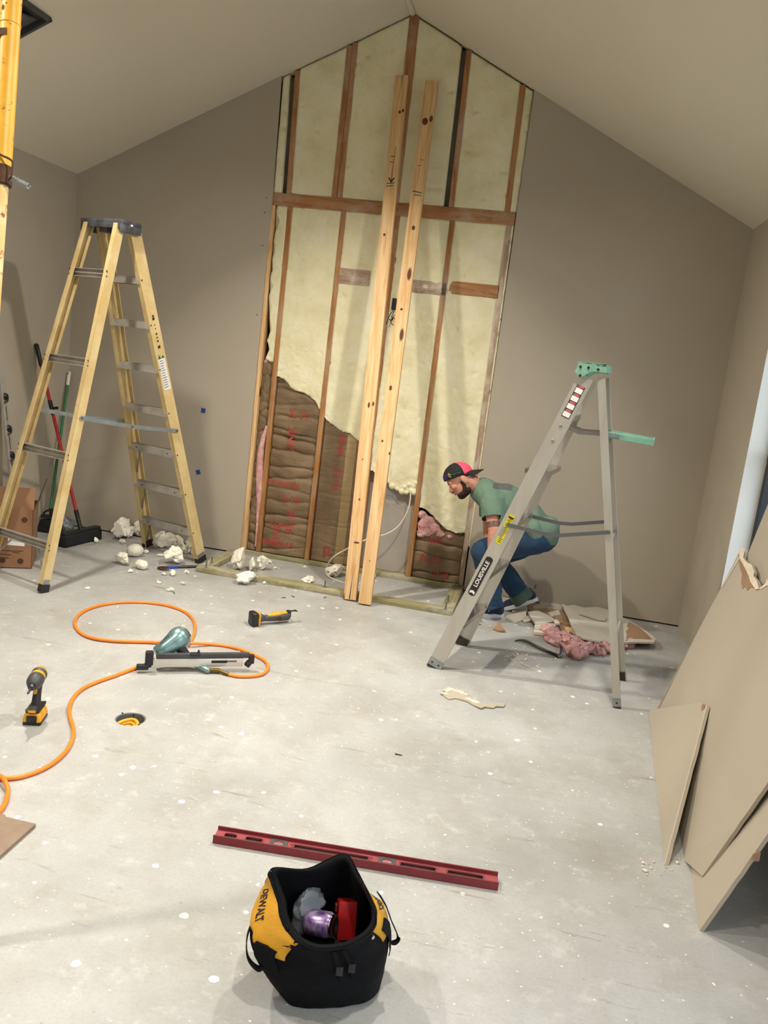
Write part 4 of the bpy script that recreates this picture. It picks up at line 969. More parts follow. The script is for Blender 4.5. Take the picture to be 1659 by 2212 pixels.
# upright broom (green handle)
gb = F(100, 1152, 0); gt = W(150, 802, -.02); gd = (gt-gb).normalized()
ub = thing('upright_broom', 'black angle broom with a green handle and white tip in the corner', 'broom', gb)
g0 = P(108, 1105, 1, gb.y+.03)
gd = (gt-g0).normalized()
bm = B(); cyl(bm, g0, gt-gd*.1, .011, seg=14); obj('green_handle', bm, 'green', ub, smooth=True, angle=40)
bm = B(); tube(bm, [gt-gd*.115, gt-gd*.11, gt-gd*.015, gt], [.012, .0145, .0145, .006], 14); wt = obj('white_tip', bm, 'white', ub, smooth=True, angle=40)
bm = B(); cyl(bm, gt-gd*.02-V((0, .0155, 0)), gt-gd*.02-V((0, .0135, 0)), .005, seg=10); obj('hanging_hole', bm, 'ink', wt)
bm = B(); px4 = [(86, 1122), (122, 1124), (128, 1152), (79, 1148)]
pts = [P(a, b, 1, gb.y) for a, b in px4]
for p in pts: p.z = max(p.z, .006)
prism(bm, pts, (0, .05, 0)); bmesh.ops.subdivide_edges(bm, edges=bm.edges[:], cuts=3, use_grid_fill=True)
for v in bm.verts:
    if v.co.z > .01: v.co += V((noise.noise(v.co*70), noise.noise(v.co*75+V((4, 0, 0))), 0))*.008
obj('bristles', bm, 'bristle', ub)
bm = B(); c_ = P(106, 1118, 1, gb.y-.0)+V((0, .025, 0)); arc = [c_+V((cos(a)*.07, 0, sin(a)*.055)) for a in [pi*k/12 for k in range(13)]]
tube(bm, arc, .008, 8); tube(bm, [c_, c_+uz*.07], .014, 10); box(bm, c_, (.15, .05, .025), bev=.004); obj('broom_head', bm, 'black', ub, smooth=True, angle=40)
# crumpled bag
bm = rock(F(143, 1150, 0), (.09, .06, .05), 31, amp=.8, freq=2.2)
tag(obj('crumpled_plastic_bag', bm, 'clear', smooth=True), 'crumpled clear plastic bag on the floor between the two brooms', 'bag')

# ---------------------------------------------------------------- foam chunks
chunks = [ # px, py(base), width px, height px, label
 (254, 1164, 44, 34, 'large craggy foam lump at the right end of the push broom'), (274, 1163, 28, 24, 'blocky foam lump touching the craggy lump by the broom'),
 (296, 1160, 22, 26, 'foam lump against the wall behind the far ladder leg'), (343, 1186, 30, 30, 'upright foam lump just right of the far ladder foot'),
 (362, 1180, 30, 24, 'foam lump leaning against the wall right of the far ladder foot'), (382, 1180, 24, 18, 'small grey foam lump by the wall, second right of the far ladder foot'),
 (385, 1200, 34, 26, 'long foam lump behind the blue pry bar, the rear one'), (373, 1219, 42, 26, 'broad white foam slab lying on the blue pry bar'),
 (408, 1198, 22, 30, 'foam lump behind the near right ladder leg'), (287, 1204, 33, 25, 'smooth rounded white foam dome on open floor'),
 (265, 1222, 28, 18, 'pointed foam shard left of the blue pry bar'), (303, 1231, 28, 18, 'knobbly foam bit in front of the rounded dome'),
 (280, 1237, 12, 5, 'little flat foam sliver below the pointed shard'), (314, 1196, 12, 7, 'small foam bit right of the rounded dome'), (263, 1175, 14, 7, 'low foam crumb in front of the craggy lump'),
 (206, 1173, 12, 9, 'small white foam bit resting on the front of the push broom'), (372, 1244, 16, 10, 'small foam bit below the blue pry bar, the larger one'), (354, 1243, 11, 6, 'small foam bit below the blue pry bar, the smaller one'),
 (402, 1239, 9, 6, 'tiny foam bit near the left end of the floor plate'), (342, 1261, 10, 4, 'tiny flat foam bit on open floor, left of a pair'), (396, 1264, 9, 6, 'tiny foam bit on open floor, right of a pair'),
 (368, 1278, 13, 7, 'foam bit next to a small grey scrap'), (188, 1273, 8, 4, 'tiny foam crumb above the orange hose'), (344, 1203, 9, 5, 'grey foam crumb in front of the upright lump'),
 (512, 1232, 44, 34, 'largest foam heap inside the floor frame'), (543, 1233, 22, 22, 'foam piece right of the largest heap in the frame'), (564, 1232, 24, 24, 'cupped foam piece, rightmost of three in the frame'),
 (527, 1263, 36, 24, 'hooked foam piece on the front floor plate'), (582, 1217, 9, 5, 'tiny foam bit inside the frame, nearer the wall'), (594, 1229, 8, 4, 'tiny foam bit inside the frame, nearer the plate'),
 (661, 1262, 34, 12, 'flat foam piece touching the middle of the front plate'), (721, 1246, 36, 22, 'pale foam lump under the looped white cable'), (657, 1227, 8, 4, 'tiny foam bit in the middle of the frame'),
 (570, 1262, 6, 5, 'tiny foam crumb just in front of the floor plate')]
for k, (a, b, wp, hp, lab) in enumerate(chunks):
    z_ = 0.0
    if 'on the front floor plate' in lab: pass
    p = F(a, b, 0); sc_ = FPX/((p-CAM).dot(FW)); w_ = wp/sc_/2; h_ = hp/sc_/2
    dome = 'dome' in lab
    dep = max(w_*.75, h_*.7)
    p = p+V((0, dep*.5, 0))
    if 'craggy' in lab or 'upright' in lab or 'long foam' in lab: w_ *= 1.05
    bm = rock(p, (w_*(1.08 if dome else 1.2), dep, h_*(1.15 if dome else 1.2)), 100+k, amp=.2 if dome else .62, freq=.9 if dome else 1.5, sub=4 if wp > 14 else 3, ncut=0 if dome else 3)
    tag(obj('foam_chunk', bm, 'chunk', smooth=wp > 14 and dome, angle=None), lab, 'foam chunk', 'broken foam pieces on the floor')
    bpy.data.objects[-1] if False else None
bm = B(); c_ = F(376, 1281, .001); box(bm, c_, (.012, .03, .001), Matrix.Rotation(.6, 3, 'Z')); tag(obj('paper_scrap', bm, 'gprint'), 'small grey scrap beside a foam bit on the open floor', 'scrap')
# blue pry bar
a0, a1 = F(345, 1226, .01), F(440, 1223, .01); ax = (a1-a0).normalized(); a1 = a0+ax*.36
pbt = thing('pry_bar', 'blue and black pry bar on the floor at the left end of the plate', 'pry bar', (a0+a1)/2)
bm = B(); tube(bm, crom([a0+ax*.09-uz*.0, a0+ax*.18, a1-ax*.05, a1+uz*.012], 5), [.009]*15+[.004], 12) if False else tube(bm, [a0+ax*.1, a0+ax*.2, a1-ax*.06, a1+uz*.014], [.011, .011, .009, .003], 12); obj('dark_shank', bm, 'steel', pbt, smooth=True)
bm = B(); tube(bm, [a0+ax*.055, a0+ax*.06, a0+ax*.13, a0+ax*.135], [.009, .0125, .0125, .01], 12); obj('blue_sleeve', bm, 'blue', pbt, smooth=True, angle=40)
pp_ = V((ax.y, -ax.x, 0)); bm = B(); tube(bm, crom([a0+ax*.06, a0+ax*.01+uz*.002, a0-ax*.012-pp_*-.01+uz*.0, a0+ax*.005+pp_*.045, a0+ax*.05+pp_*.07], 5), [.009]*14+[.008, .007, .006, .006, .005, .004, .003], 12); obj('hooked_claw', bm, 'rust', pbt, smooth=True)

# ================================================================ TOOLS ON THE FLOOR
# orange air hose
hp_ = [(-30, 1790), (-5, 1758), (10, 1737), (17, 1710), (12, 1690), (3, 1678), (-20, 1668), (-45, 1672), (-30, 1682), (0, 1682), (40, 1679), (80, 1667), (115, 1648), (143, 1622), (157, 1595), (158, 1572), (151, 1548), (150, 1530), (158, 1508), (178, 1488), (210, 1473), (250, 1459), (290, 1444), (312, 1437), (335, 1432), (365, 1425), (395, 1405), (412, 1385), (421, 1362), (418, 1340), (400, 1322), (365, 1309), (320, 1302), (265, 1301), (215, 1308), (180, 1321), (163, 1338), (164, 1355), (180, 1371), (210, 1380), (260, 1385), (330, 1387), (400, 1389), (460, 1392), (510, 1400), (550, 1415), (575, 1430), (578, 1445), (565, 1457), (540, 1461), (515, 1461), (494, 1457)]
pts = []
for i, (a, b) in enumerate(hp_):
    z_ = .009
    if 4 <= i <= 5: z_ = .024
    if i in (26, 27): z_ = .009
    if 39 <= i <= 42 : z_ = .012
    if i == 42: z_ = .026
    pts.append(F(a, b, z_))
bm = B(); tube(bm, crom(pts, 6), .0085, 12); hose = tag(obj('air_hose', bm, 'orange', smooth=True), 'orange air hose looping across the concrete floor', 'hose')
# nail gun
n0, n1 = F(316, 1452, 0), F(545, 1449, 0); ax = (n1-n0).normalized(); L_ = (n1-n0).length; pv = V((-ax.y, ax.x, 0))
ng = thing('nail_gun', 'nail gun with long silver magazine lying on the orange hose', 'nail gun', n0)
def ng_(u, v, z): return n0+ax*u+pv*v+uz*z
Rr = Matrix((ax, pv, uz)).transposed()
bm = B(); box(bm, ng_(L_*.47, 0, .05), (L_*.86, .02, .044), Rr, bev=.003); mg = obj('magazine', bm, 'silver', ng, smooth=True, angle=40)
bm = B(); box(bm, ng_(L_*.67, -.0105, .056), (.08, .001, .014), Rr); obj('magazine_sticker', bm, 'ink', mg)
bm = B(); box(bm, ng_(L_*.78, -.0105, .058), (.06, .001, .008), Rr); obj('grey_print', bm, 'gprint', mg)
bm = B(); box(bm, ng_(L_*.52, .004, .086), (L_*.88, .024, .026), Rr, bev=.003); obj('dark_track', bm, 'dkgray', ng, smooth=True, angle=40)
bm = B(); box(bm, ng_(L_*.98, .0, .066), (.03, .026, .05), Rr, bev=.006); box(bm, ng_(L_*.95, -.002, .04), (.03, .024, .03), Rr @ Matrix.Rotation(.6, 3, 'Y'), bev=.005); obj('end_hook', bm, 'black', ng, smooth=True, angle=40)
bm = B(); box(bm, ng_(.01, 0, .075), (.04, .034, .075), Rr, bev=.008); box(bm, ng_(-.02, -.004, .03), (.06, .028, .028), Rr, bev=.006); obj('nose_piece', bm, 'black', ng, smooth=True, angle=40)
bd0, bd1 = ng_(.045, .03, .085), ng_(.19, .09, .17)
bm = B(); d_ = (bd1-bd0).normalized(); lathe(bm, [(.026, 0), (.036, .005), (.04, .05), (.052, .1), (.06, .125), (.06, .15), (.052, .172), (.03, .185), (.0, .19)], bd0, d_, 32)
hd_ = obj('drive_housing', bm, 'teal', ng, smooth=True, angle=60)
a_, b_ = frame(d_)
bm = B(); lathe(bm, [(.0, .186), (.028, .184), (.026, .192), (.0, .194)], bd0, d_, 24); obj('exhaust_cap', bm, 'dkgray', hd_, smooth=True)
for k in range(5):
    bm = B(); c_ = bd0+d_*(.045+k*.012)+(-pv*.3+uz*.6+a_*0).normalized()*0; q_ = (uz-d_*uz.dot(d_)).normalized(); rr_ = .041+k*.0025
    beam(bm, c_+q_*(rr_)-pv*.012-q_*.002, c_+q_*(rr_)+pv*.004, .004, .003, d_); obj('cooling_slot', bm, 'black', hd_)
bm = B(); limb(bm, [ng_(.16, .05, .11), ng_(.20, .035, .075), ng_(.23, .02, .07)], [.028, .018, .014]); me = remesh(bm, .004, 2); obj('trigger_block', me, 'black', ng, smooth=True)
bm = B(); box(bm, ng_(.235, .0, .094), (.05, .03, .014), Rr, bev=.003); box(bm, ng_(.25, .0, .106), (.008, .014, .018), Rr @ Matrix.Rotation(.3, 3, 'Y')); obj('magazine_latch', bm, 'black', ng)
bm = B(); limb(bm, [ng_(.17, .06, .07), ng_(.25, .02, .03), ng_(.30, -.03, .018)], [.024, .019, .015]); me = remesh(bm, .004, 2); obj('grip', me, 'teal', ng, smooth=True)
hend = F(494, 1457, .009); bm = B(); tube(bm, [ng_(.29, -.025, .02), hend+V((-.06, .01, .006)), hend+V((-.045, .007, .006)), hend], [.012, .013, .009, .0095], 12); obj('brass_coupler', bm, plain('brass_fitting', '#6d5a2c', .4, .7), ng, smooth=True, angle=40)
bm = B(); tube(bm, [F(330, 1432, .012), F(318, 1436, .011), F(306, 1440, .0095)], [.015, .013, .0095], 12); obj('strain_relief', bm, 'black', ng, smooth=True)

# impact driver standing on its battery
c_ = F(76, 1556, 0); fx = V((.3, -.95, 0)).normalized(); sx_ = V((fx.y*-1, fx.x, 0))*1; sx_ = V((.95, .3, 0)).normalized()
dr_ = thing('impact_driver', 'black and yellow impact driver standing upright on its battery', 'power drill', c_)
def d_p(f, s, z): return c_+fx*f+sx_*s+uz*z
Rr = Matrix((sx_, -fx, uz)).transposed()
bm = B(); box(bm, d_p(0, 0, .007), (.074, .105, .012), Rr, bev=.004); obj('battery_foot', bm, 'black', dr_, smooth=True, angle=40)
bm = B(); box(bm, d_p(0, 0, .032), (.076, .11, .042), Rr, bev=.01)
for v in bm.verts:
    if v.co.z > .04: q = v.co-c_; v.co -= V((q.x, q.y, 0))*.1
bt = obj('battery', bm, 'toolY', dr_, smooth=True, angle=50)
bm = B(); box(bm, d_p(.0545, 0, .03), (.042, .006, .03), Rr, bev=.002); obj('battery_button', bm, 'black', bt, smooth=True, angle=40)
bm = B(); box(bm, d_p(0, 0, .066), (.062, .1, .026), Rr, bev=.009)
for v in bm.verts:
    if v.co.z > .07: q = v.co-c_; v.co -= V((q.x, q.y, 0))*.35
obj('handle_base', bm, 'black', dr_, smooth=True, angle=50)
bm = B(); box(bm, d_p(.052, 0, .063), (.03, .004, .009), Rr @ Matrix.Rotation(-.3, 3, 'X')); obj('yellow_badge', bm, 'toolY', dr_)
bm = B(); limb(bm, [d_p(-.0, 0, .07), d_p(-.015, 0, .12), d_p(-.02, 0, .165)], [.02, .017, .02], 20); me = remesh(bm, .004, 2); hn = obj('handle', me, 'black', dr_, smooth=True)
bm = B(); limb(bm, [d_p(.012, 0, .15), d_p(.014, 0, .13)], [.009, .007]); obj('trigger', remesh(bm, .003, 2), 'toolY', dr_, smooth=True)
hx = (fx*1-uz*.15).normalized(); hc = d_p(-.05, 0, .198)
bm = B(); lathe(bm, [(.018, -.012), (.028, 0), (.031, .012), (.031, .05), (.0315, .052)], hc, hx, 28); obj('motor_housing', bm, 'toolY', dr_, smooth=True, angle=40)
bm = B(); lathe(bm, [(.012, -.016), (.024, -.008), (.029, .004), (.03, .012), (.0325, .014), (.0325, .03), (.031, .034)], hc, hx, 28); obj('rear_cap', bm, 'dkgray', dr_, smooth=True, angle=40)
bm = B(); lathe(bm, [(.033, .052), (.034, .06), (.033, .085), (.024, .105), (.016, .112)], hc, hx, 28); obj('gear_housing', bm, 'dkgray', dr_, smooth=True, angle=40)
bm = B(); lathe(bm, [(.013, .11), (.013, .128), (.010, .132), (.005, .133), (.005, .165), (.003, .17)], hc, hx, 20); obj('chuck_and_bit', bm, 'steel', dr_, smooth=True, angle=40)

# oscillating tool lying down
o0, o1 = F(553, 1353, 0), F(648, 1344, 0); ax = (o1-o0).normalized(); pv = V((-ax.y, ax.x, 0)); Rr = Matrix((ax, pv, uz)).transposed()
ot = thing('oscillating_tool', 'black and yellow oscillating multi tool lying on the floor', 'power tool', (o0+o1)/2)
def o_p(u, v, z): return o0+ax*u+pv*v+uz*z
bm = B(); box(bm, o_p(-.012, .02, .045), (.042, .075, .085), Rr, bev=.012); obj('battery', bm, 'black', ot, smooth=True, angle=50)
bm = B(); box(bm, o_p(.016, .02, .044), (.014, .07, .074), Rr, bev=.005); obj('battery_mount', bm, 'toolY', ot, smooth=True, angle=50)
bm = B(); limb(bm, [o_p(.03, .02, .045), o_p(.06, .02, .04), o_p(.11, .02, .04), o_p(.17, .02, .042), o_p(.215, .02, .042)], [.03, .019, .022, .028, .028], 20); obj('body', remesh(bm, .004, 2), 'dkgray', ot, smooth=True)
bm = B(); limb(bm, [o_p(.09, .02, .054), o_p(.15, .02, .058), o_p(.205, .02, .058)], [.014, .0195, .017], 20); obj('yellow_cover', remesh(bm, .003, 2), 'toolY', ot, smooth=True)
bm = B(); cyl(bm, o_p(.15, -.0095, .04), o_p(.15, -.0125, .04), .014, seg=20); obj('side_badge', bm, 'rust', ot)
bm = B(); cyl(bm, o_p(.225, .02, .045), o_p(.225, .02, .075), .017, seg=20); obj('tool_holder', bm, 'steel', ot)
bm = B(); prism(bm, [o_p(.22, .01, .07), o_p(.265, .012, .07), o_p(.275, .004, .07), o_p(.282, .004, .07), o_p(.282, .036, .07), o_p(.275, .036, .07), o_p(.265, .028, .07), o_p(.22, .03, .07)], (0, 0, .003)); obj('saw_blade', bm, 'steel', ot)

# red level on its side behind the bag
l0, l1 = F(459, 1822, 0), F(1075, 1925, 0); ax = (l1-l0).normalized(); pv = V((-ax.y, ax.x, 0)); L_ = (l1-l0).length; Rr = Matrix((ax, pv, uz)).transposed()
lv = thing('spirit_level', 'long red spirit level lying on its side behind the tool bag', 'level', (l0+l1)/2)
def l_p(u, v, z): return l0+ax*u+pv*v+uz*z
HT_, WD_ = .03, .062
bm = B(); box(bm, l_p(L_/2, .0025, HT_/2+.001), (L_, .005, HT_), Rr, bev=.0008); obj('near_flange', bm, 'lvl', lv)
bm = B(); box(bm, l_p(L_/2, WD_-.0025, HT_/2+.001), (L_, .005, HT_), Rr, bev=.0008); obj('far_flange', bm, 'lvl', lv)
# web with slots: strips around openings
slots = [(.03, .075), (.105, .165), (.275, .53), (.64, .76), (.80, .92)]; blocks = [(.19, .25), (.565, .625)]
bm = B(); zc = .016
def webbox(u0, u1, v0, v1, z=zc, th=.004): box(bm, l_p((u0+u1)/2*L_/.97, (v0+v1)/2, z), ((u1-u0)*L_/.97, v1-v0, th), Rr)
cuts = sorted(slots); webbox(0, .97, .005, .018); webbox(0, .97, .044, .057); prev = 0
for a, b in cuts: webbox(prev, a, .018, .044); prev = b
webbox(prev, .97, .018, .044); obj('web', bm, 'lvl2', lv)
for a, b in slots:   # raised slot rims
    bm = B(); u0, u1 = a*L_/.97, b*L_/.97
    tube(bm, crom([l_p(u0+.006, .018, zc+.003), l_p(u1-.006, .018, zc+.003), l_p(u1, .031, zc+.003), l_p(u1-.006, .044, zc+.003), l_p(u0+.006, .044, zc+.003), l_p(u0, .031, zc+.003)], 5, True)+[l_p(u0+.006, .018, zc+.003)], .0022, 6); obj('slot_rim', bm, 'lvl2', lv, smooth=True)
for a, b in blocks:
    bm = B(); u0, u1 = a*L_/.97, b*L_/.97; N = 24; cc = l_p((u0+u1)/2, .031, zc+.004)
    outer = [(u0, .006), (u1, .006), (u1, .056), (u0, .056)]
    ov = []; iv = []
    for k in range(N):
        th = 2*pi*k/N; cx_, sy_ = cos(th), sin(th); hw, hh = (u1-u0)/2, .025; m_ = max(abs(cx_)/hw, abs(sy_)/hh)
        ov.append(bm.verts.new(cc+ax*cx_/m_+pv*sy_/m_)); iv.append(bm.verts.new(cc+ax*cx_*.017+pv*sy_*.017))
    l2 = [bm.verts.new(v.co-uz*.014) for v in iv]
    for k in range(N): j = (k+1) % N; bm.faces.new((ov[k], ov[j], iv[j], iv[k])); bm.faces.new((iv[k], iv[j], l2[j], l2[k]))
    bmesh.ops.recalc_face_normals(bm, faces=bm.faces); vb = obj('vial_block', bm, 'lvlblk', lv)
    bm = B(); cyl(bm, cc-ax*.015-uz*.004, cc+ax*.015-uz*.004, .005, seg=12); obj('vial', bm, 'clear', vb, smooth=True, angle=40)

# brown board scrap at left edge
bm = B(); pts = [F(-90, 1755, 0), F(0, 1768, 0), F(10, 1766, 0), F(13, 1772, 0), F(77, 1787, 0), F(0, 1856, 0), F(-90, 1925, 0)]
prism(bm, [p+V((0, 0, .001)) for p in pts], (0, 0, .012)); tag(obj('board_scrap', bm, plain('muddy_board', '#8d7b6a', .9, var='#7a6656', sc=12)), 'brown flat board scrap poking in at the left edge of the floor', 'board')
# screws and bits on the floor
for k, (a, b, lab) in enumerate(((862, 1630, 'dark screw on the open floor in the middle of the room'), (703, 1290, 'dark screw just in front of the leaning boards'), (632, 1288, 'dark screw on the floor above the multi tool, right of two'), (612, 1291, 'dark screw on the floor above the multi tool, left of two'), (1040, 1342, 'screw on the floor in front of the near shoe'), (1035, 1349, 'screw just below another in front of the near shoe'))):
    p = F(a, b, .003); an = k*1.3; d_ = V((cos(an), sin(an), 0)); t = thing('drywall_screw', lab, 'screw', p, 'loose screws on the floor')
    bm = B(); tube(bm, [p-d_*.014, p+d_*.011, p+d_*.016], [.0022, .002, .0004], 8); obj('shank', bm, 'ink', t)
    bm = B(); tube(bm, [p-d_*.017, p-d_*.0165, p-d_*.013], [.0028, .0045, .0018], 10); obj('head', bm, 'ink', t)
# ================================================================ DRYWALL SHEETS AT RIGHT
class Plane:
    def __init__(s, a, b, c):
        s.a = V(a); s.n = (V(b)-s.a).cross(V(c)-s.a).normalized()
        if s.n.x > 0: s.n = -s.n            # faces the room
    def px(s, x, y, off=0):
        d = FW+RT*((x-829.5)/FPX)-UP*((y-1106)/FPX)
        return CAM+d*(((s.a-CAM).dot(s.n)+off)/d.dot(s.n))
def extend(p, q, xt): return p+(q-p)*((xt-p.x)/(q.x-p.x))
def sheet(name, pts, n, label, th=.0127, mats=('greige', 'gyps', 'paper')):
    bm = B(); prism(bm, pts, -V(n)*th, 0, side=1, bottom=2)
    return tag(obj(name, bm, list(mats)), label, 'drywall sheet', 'torn-off drywall sheets leaning at right')
def ragged(p, q, n_, amp, seed, nrm):
    out = []; d = (q-p); s_ = d.normalized().cross(nrm)
    for i in range(1, n_): out.append(p+d*(i/n_)+s_*amp*noise.noise(V((i*.9, seed, 0)))+d.normalized()*amp*.5*noise.noise(V((i*1.7, seed+4, 0))))
    return out
S1 = Plane((1.716, -1.708, 0), (1.655, -3.25, 0), (2.03, -1.708, 1.07))
v_ = [S1.px(*q) for q in ((1418, 1530), (1559, 1267), (1598, 1190))]
notch = [S1.px(*q) for q in ((1604, 1184), (1609, 1187), (1606, 1205), (1612, 1213), (1624, 1219), (1630, 1235), (1628, 1244), (1636, 1255), (1641, 1271), (1650, 1264), (1657, 1251), (1663, 1256))]
n0_, n1_ = S1.px(1517, 1893), S1.px(1659, 1690)
topn = extend(n0_, n1_, 1.985)
c1 = S1.px(1475, 1880); v_[0].z = max(v_[0].z, .001); c1.z = .001; n0_.z = max(.012, n0_.z)
s1 = sheet('drywall_sheet', [v_[0]]+ragged(v_[0], v_[1], 14, .006, 1, S1.n)+v_[1:]+notch+[S1.px(1700, 1245), topn]+[n1_]+ragged(n1_, n0_, 12, .004, 2, S1.n)+[n0_, c1], S1.n, 'largest greige drywall sheet leaning on the right wall, with a torn notch at its top')
# torn paper at the notch: brown layer and white core
bm = B(); prism(bm, [S1.px(*q, .0015) for q in ((1596, 1196), (1604, 1204), (1612, 1218), (1622, 1232), (1628, 1250), (1634, 1272), (1622, 1268), (1614, 1276), (1610, 1266), (1604, 1272), (1601, 1258), (1603, 1240), (1598, 1225), (1594, 1206))], S1.n*.0004); obj('torn_brown_paper', bm, 'brownpaper', s1)
bm = B(); prism(bm, [S1.px(*q, .003) for q in ((1597, 1186), (1604, 1183), (1609, 1186), (1606, 1205), (1612, 1214), (1624, 1220), (1630, 1236), (1628, 1244), (1636, 1256), (1640, 1272), (1633, 1274), (1622, 1258), (1618, 1244), (1610, 1228), (1603, 1214), (1598, 1206))], S1.n*.002); obj('torn_gypsum_edge', bm, 'gyps', s1)
bm = B(); prism(bm, [S1.px(*q, .0012) for q in ((1640, 1272), (1655, 1260), (1657, 1250), (1660, 1256), (1665, 1255), (1665, 1262), (1652, 1268), (1645, 1273))], S1.n*.002); obj('torn_gypsum_edge', bm, 'gyps', s1)
bm = B(); prism(bm, [S1.px(*q, .001) for q in ((1559, 1270), (1596, 1202), (1597, 1208), (1562, 1268))], S1.n*.0015); obj('pale_broken_edge', bm, 'paper', s1)
S3 = Plane((1.872, -1.70, 0), (1.84, -3.0, 0), (2.062, -1.70, 1.3))
e0, e1 = S3.px(1608, 1215), S3.px(1659, 1088)
et = e1+(e1-e0)*.12; eb = e0+(e0-e1)*((e0.z-.003)/(e1.z-e0.z))
nb = V((1.85, -2.6, .003)); nt = V((2.05, -2.5, et.z-.05))
nt = nt-S3.n*((nt-S3.a).dot(S3.n)); nb = nb-S3.n*((nb-S3.a).dot(S3.n))
sheet('drywall_sheet', [eb, e0, e1, et, nt, nb], S3.n, 'drywall sheet standing behind the notched sheet, crossing the window')
S2 = Plane((1.668, -3.26, 0), (1.638, -3.62, 0), (1.775, -3.62, .393))
b0, b1 = S2.px(1490, 1886), S2.px(1508, 2024); nn = S2.px(1659, 1800); b0.z = .001; b1.z = .001
tn = extend(b1, nn, 2.0); bk = b0+(b0-b1).normalized()*.25; bk.z = .001; tk = bk+(tn-b1)*.62
s2 = sheet('drywall_sheet', [b0, bk, tk, tn]+[nn]+ragged(nn, b1, 10, .003, 8, S2.n)+[b1]+ragged(b1, b0, 10, .004, 9, S2.n), S2.n, 'lowest nearest drywall sheet, its sharp corner on the floor at right')
for (q, lab, sz) in (((1632, 1842), 'pulled screw hole with torn paper', 1),):
    bm = B(); c_ = S2.px(*q, -.004); prism(bm, [c_+V((0, -.008, .012)), c_+V((-.012, -.012, .0)), c_+V((-.006, -.016, -.018)), c_+V((.01, -.012, -.016)), c_+V((.01, -.01, .01))], (0, -.006, 0)); obj('torn_tab', bm, 'brownpaper', s2)
bm = B(); prism(bm, [S2.px(*q, .0008) for q in ((1504, 2008), (1506, 1996), (1517, 1978), (1521, 1972), (1520, 1984), (1512, 2000), (1507, 2012))], S2.n*.001); obj('gouge', bm, 'brownpaper', s2)
bm = B(); prism(bm, [S2.px(*q, .0002) for q in ((1503, 2002), (1516, 1972), (1521, 1969), (1508, 1998), (1506, 2008))], S2.n*.002); obj('gouge_flap', bm, 'paper', s2)
ap = S1.px(1528, 1522, .015); q0, q1 = F(1400, 1536, .001), F(1437, 1871, .001)
S0 = Plane(q0, q1, ap)
a_, b_, c_, d_ = S0.px(1401, 1534), S0.px(1515, 1517), S0.px(1528, 1524), S0.px(1436, 1871)
a_.z = max(a_.z, .002); d_.z = max(.002, d_.z)
s0 = sheet('drywall_sheet', [a_]+ragged(a_, b_, 10, .005, 12, S0.n)+[b_, c_]+ragged(c_, d_, 16, .006, 13, S0.n)+[d_]+ragged(d_, a_, 14, .004, 14, S0.n), S0.n, 'small triangular drywall piece propped on the largest sheet')
bm = B(); e_ = [c_]+ragged(c_, d_, 16, .006, 13, S0.n)+[d_]; inn = (a_-c_).normalized()*.016
prs = []
for i in range(len(e_)-1):
    k0, k1 = 1+.3*noise.noise(V((i, 3, 3))), 1+.3*noise.noise(V((i+1, 3, 3)))
    prism(bm, [e_[i]+S0.n*.0006, e_[i+1]+S0.n*.0006, e_[i+1]+inn*.6*k1+S0.n*.0006, e_[i]+inn*.6*k0+S0.n*.0006], S0.n*.0006)
bmesh.ops.remove_doubles(bm, verts=bm.verts[:], dist=.0001); obj('pale_torn_edge', bm, 'paper', s0)
bm = B(); prism(bm, [S0.px(*q, .001) for q in ((1515, 1527), (1519, 1520), (1524, 1523), (1522, 1530), (1516, 1535))], S0.n*.001); obj('torn_corner', bm, 'brownpaper', s0)

# ================================================================ RUBBLE PILE
def piece(pxs, z, label, mats=('paper', 'gyps', 'brownpaper'), th=.012, tilt=0.0, seed=0, grp='broken drywall in the rubble pile', name='drywall_fragment'):
    pts = [F(a, b, z) for a, b in pxs]; c = sum(pts, V())/len(pts); out = []
    for i, p in enumerate(pts):
        q = pts[(i+1) % len(pts)]; out.append(p); L_ = (q-p).length
        if L_ > .05:
            n_ = max(2, int(L_/.03)); d = q-p; s_ = V((-d.y, d.x, 0)).normalized()
            for k in range(1, n_): out.append(p+d*(k/n_)+s_*.006*noise.noise(V((k*1.3, i, seed))))
    for p in out: p.z = max(.002, z+(p.x-c.x)*tilt*.6+(p.y-c.y)*abs(tilt))
    bm = B(); prism(bm, [p+V((0, 0, th)) for p in out], (0, 0, -th), 0, side=1, bottom=2)
    return tag(obj(name, bm, list(mats)), label, 'drywall piece', grp)
W3 = ('brownpaper', 'gyps', 'paper'); G3 = ('greige', 'gyps', 'paper')
piece([(1081, 1291), (1105, 1296), (1100, 1303), (1082, 1306)], .004, 'pale fragment between the two shoes', seed=1)
piece([(1164, 1317), (1192, 1312), (1218, 1314), (1217, 1324), (1168, 1321)], .004, 'grey strip in the pile beside the raised shoe, lower', seed=2, tilt=.05)
piece([(1165, 1300), (1190, 1300), (1215, 1304), (1216, 1312), (1168, 1307)], .01, 'grey strip in the pile by the wall, upper', seed=3, tilt=.06)
piece([(1174, 1292), (1210, 1298), (1213, 1304), (1180, 1300)], .02, 'narrow fragment at the back of the pile against the wall', W3, seed=31, tilt=.05)
piece([(1140, 1309), (1166, 1305), (1166, 1318), (1144, 1324)], .004, 'brown fragment right under the raised heel', W3, seed=4)
piece([(1106, 1320), (1139, 1317), (1138, 1331), (1107, 1330)], .004, 'square grey fragment below the raised shoe', G3, seed=5)
piece([(1136, 1326), (1150, 1320), (1170, 1319), (1213, 1324), (1234, 1353), (1208, 1351), (1184, 1339), (1160, 1352), (1146, 1338)], .016, 'large brown-faced fragment in the middle of the pile', W3, seed=6, tilt=.04)
